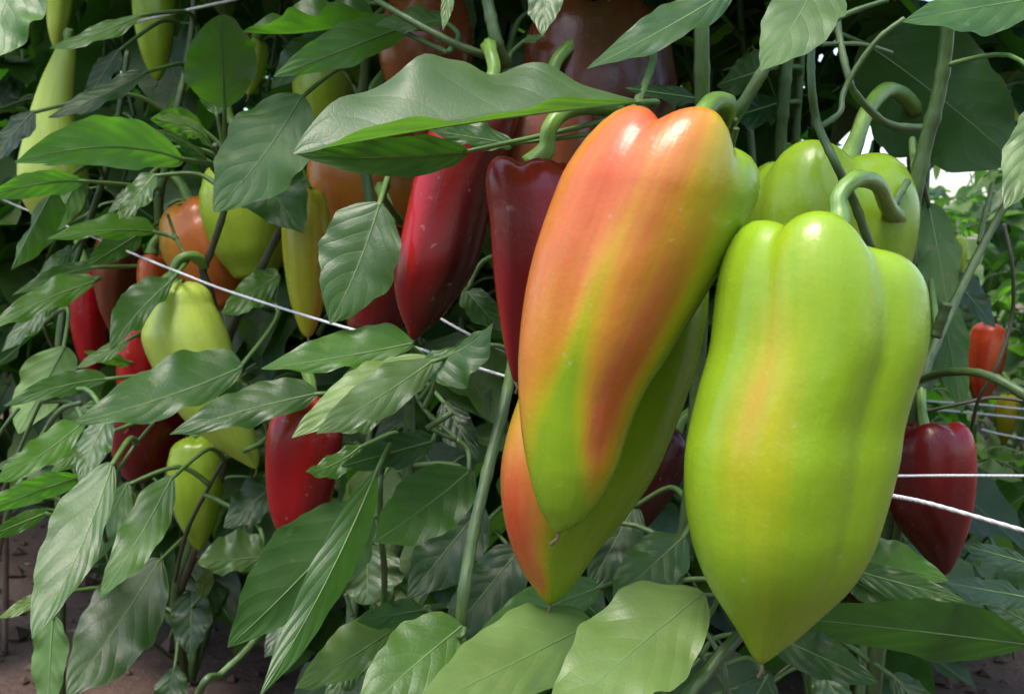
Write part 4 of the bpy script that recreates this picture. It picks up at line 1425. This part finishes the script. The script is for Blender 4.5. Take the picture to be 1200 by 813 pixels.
def film():
    """a torn strip of white plastic film caught behind the stems at the top right"""
    V, Fc = [], []
    cp = smooth_path([(958, 60, .98), (985, 38, 1.0), (1002, 52, .99), (1010, 75, .98), (1030, 92, .98), (1052, 108, .97)], 30)
    wd = smooth_path([(10,), (16,), (11,), (18,), (9,), (5,)], 30)
    for i, (q, w) in enumerate(zip(cp, wd)):
        for j in range(7):
            u = j / 6 - .5
            off = math.sin(i * .55 + j * 1.7) * 3 + math.sin(j * 2.6 + i * .2) * 4
            V.append(P(q[0] - u * w[0] * .9, q[1] + u * w[0] * 1.1, q[2] + off * .0022))
    for i in range(30):
        for j in range(6):
            a_ = i * 7 + j
            Fc.append((a_, a_ + 1, a_ + 8, a_ + 7))
    o = mesh_obj('plastic_film', V, Fc, M_FILM)
    sm = o.modifiers.new('thickness', 'SOLIDIFY')
    sm.thickness = 0.0006
    tag(o, 'torn crumpled strip of white plastic film behind the thin stems at top right', 'film')


film()


# ------------------------------------------------------------------ unseen row across the path, added behind the camera to block low light
def light_blocking_row():
    V, Fc, U, fm = [], [], [], []
    rr = random.Random(77)
    src = FILL['m'][0]
    shapes = []
    for me in FILL['m'][:5]:
        shapes.append(([v.co.copy() for v in me.vertices], [tuple(p.vertices) for p in me.polygons]))
    for k in range(1500):
        x = rr.uniform(-2.2, 2.2)
        z = rr.uniform(0.04, 1.0)
        y = -0.62 - rr.random() * 0.42
        sz = rr.uniform(.09, .15)
        ang = rr.uniform(0, 6.28)
        y_ = Vector((math.cos(ang), math.sin(ang), rr.uniform(-1.2, .1))).normalized()
        x_ = y_.cross(Vector((rr.uniform(-.4, .4), rr.uniform(-.2, .6), 1))).normalized()
        z_ = x_.cross(y_)
        vs_, fs_ = shapes[k % 5]
        b0 = len(V)
        for v in vs_:
            V.append(Vector((x, y, z)) + (x_ * v.x + y_ * v.y + z_ * v.z) * sz)
        Fc.extend(tuple(i + b0 for i in f) for f in fs_)
    o = mesh_obj('foliage', V, Fc, M_LEAF_SHADE, None, uvs=[(0.3, 0.3)] * len(V))
    o['kind'] = 'stuff'
    tag(o, 'unseen mass of pepper foliage added behind the camera to block low light', 'foliage')


light_blocking_row()


def distant_rows():
    """the low rows beyond, too far off to tell the plants apart"""
    V, Fc, fm = [], [], []
    rr = random.Random(31)
    for k in range(5200):
        row = rr.choice((0, 0, 1, 2))
        x = rr.uniform(-3.5, 5.5)
        y = 3.0 + row * 1.1 + rr.uniform(-.28, .28)
        z = rr.uniform(0.02, 0.40 + 0.05 * math.sin(x * 2.3 + row))
        sz = rr.uniform(.08, .14)
        ang = rr.uniform(0, 6.28)
        y_ = Vector((math.cos(ang), math.sin(ang), rr.uniform(-1.1, .3))).normalized()
        x_ = y_.cross(Vector((rr.uniform(-.5, .5), rr.uniform(-.6, .3), 1))).normalized()
        z_ = x_.cross(y_)
        o0 = Vector((x, y, z))
        b0 = len(V)
        for t, w, h in ((0, .02, 0), (.22, .22, .04), (.45, .27, .05), (.72, .16, 0), (1, .01, -.12)):
            for u, q in ((-1, .05), (0, 0), (1, .05)):
                V.append(o0 + (x_ * (u * w) + y_ * t + z_ * (h + q * w * 4)) * sz)
        for i in range(4):
            for j in range(2):
                a_ = b0 + i * 3 + j
                Fc.append((a_, a_ + 1, a_ + 4, a_ + 3))
        mi = rr.choice((0, 0, 1))
        fm += [mi] * 8
    o = mesh_obj('distant_foliage', V, Fc, [M_LEAF, M_LEAF_PALE], None, uvs=[(0.3, 0.3)] * len(V), fmat=fm)
    o['kind'] = 'stuff'
    tag(o, 'low far rows of pepper foliage beyond the plants at right', 'foliage')


distant_rows()
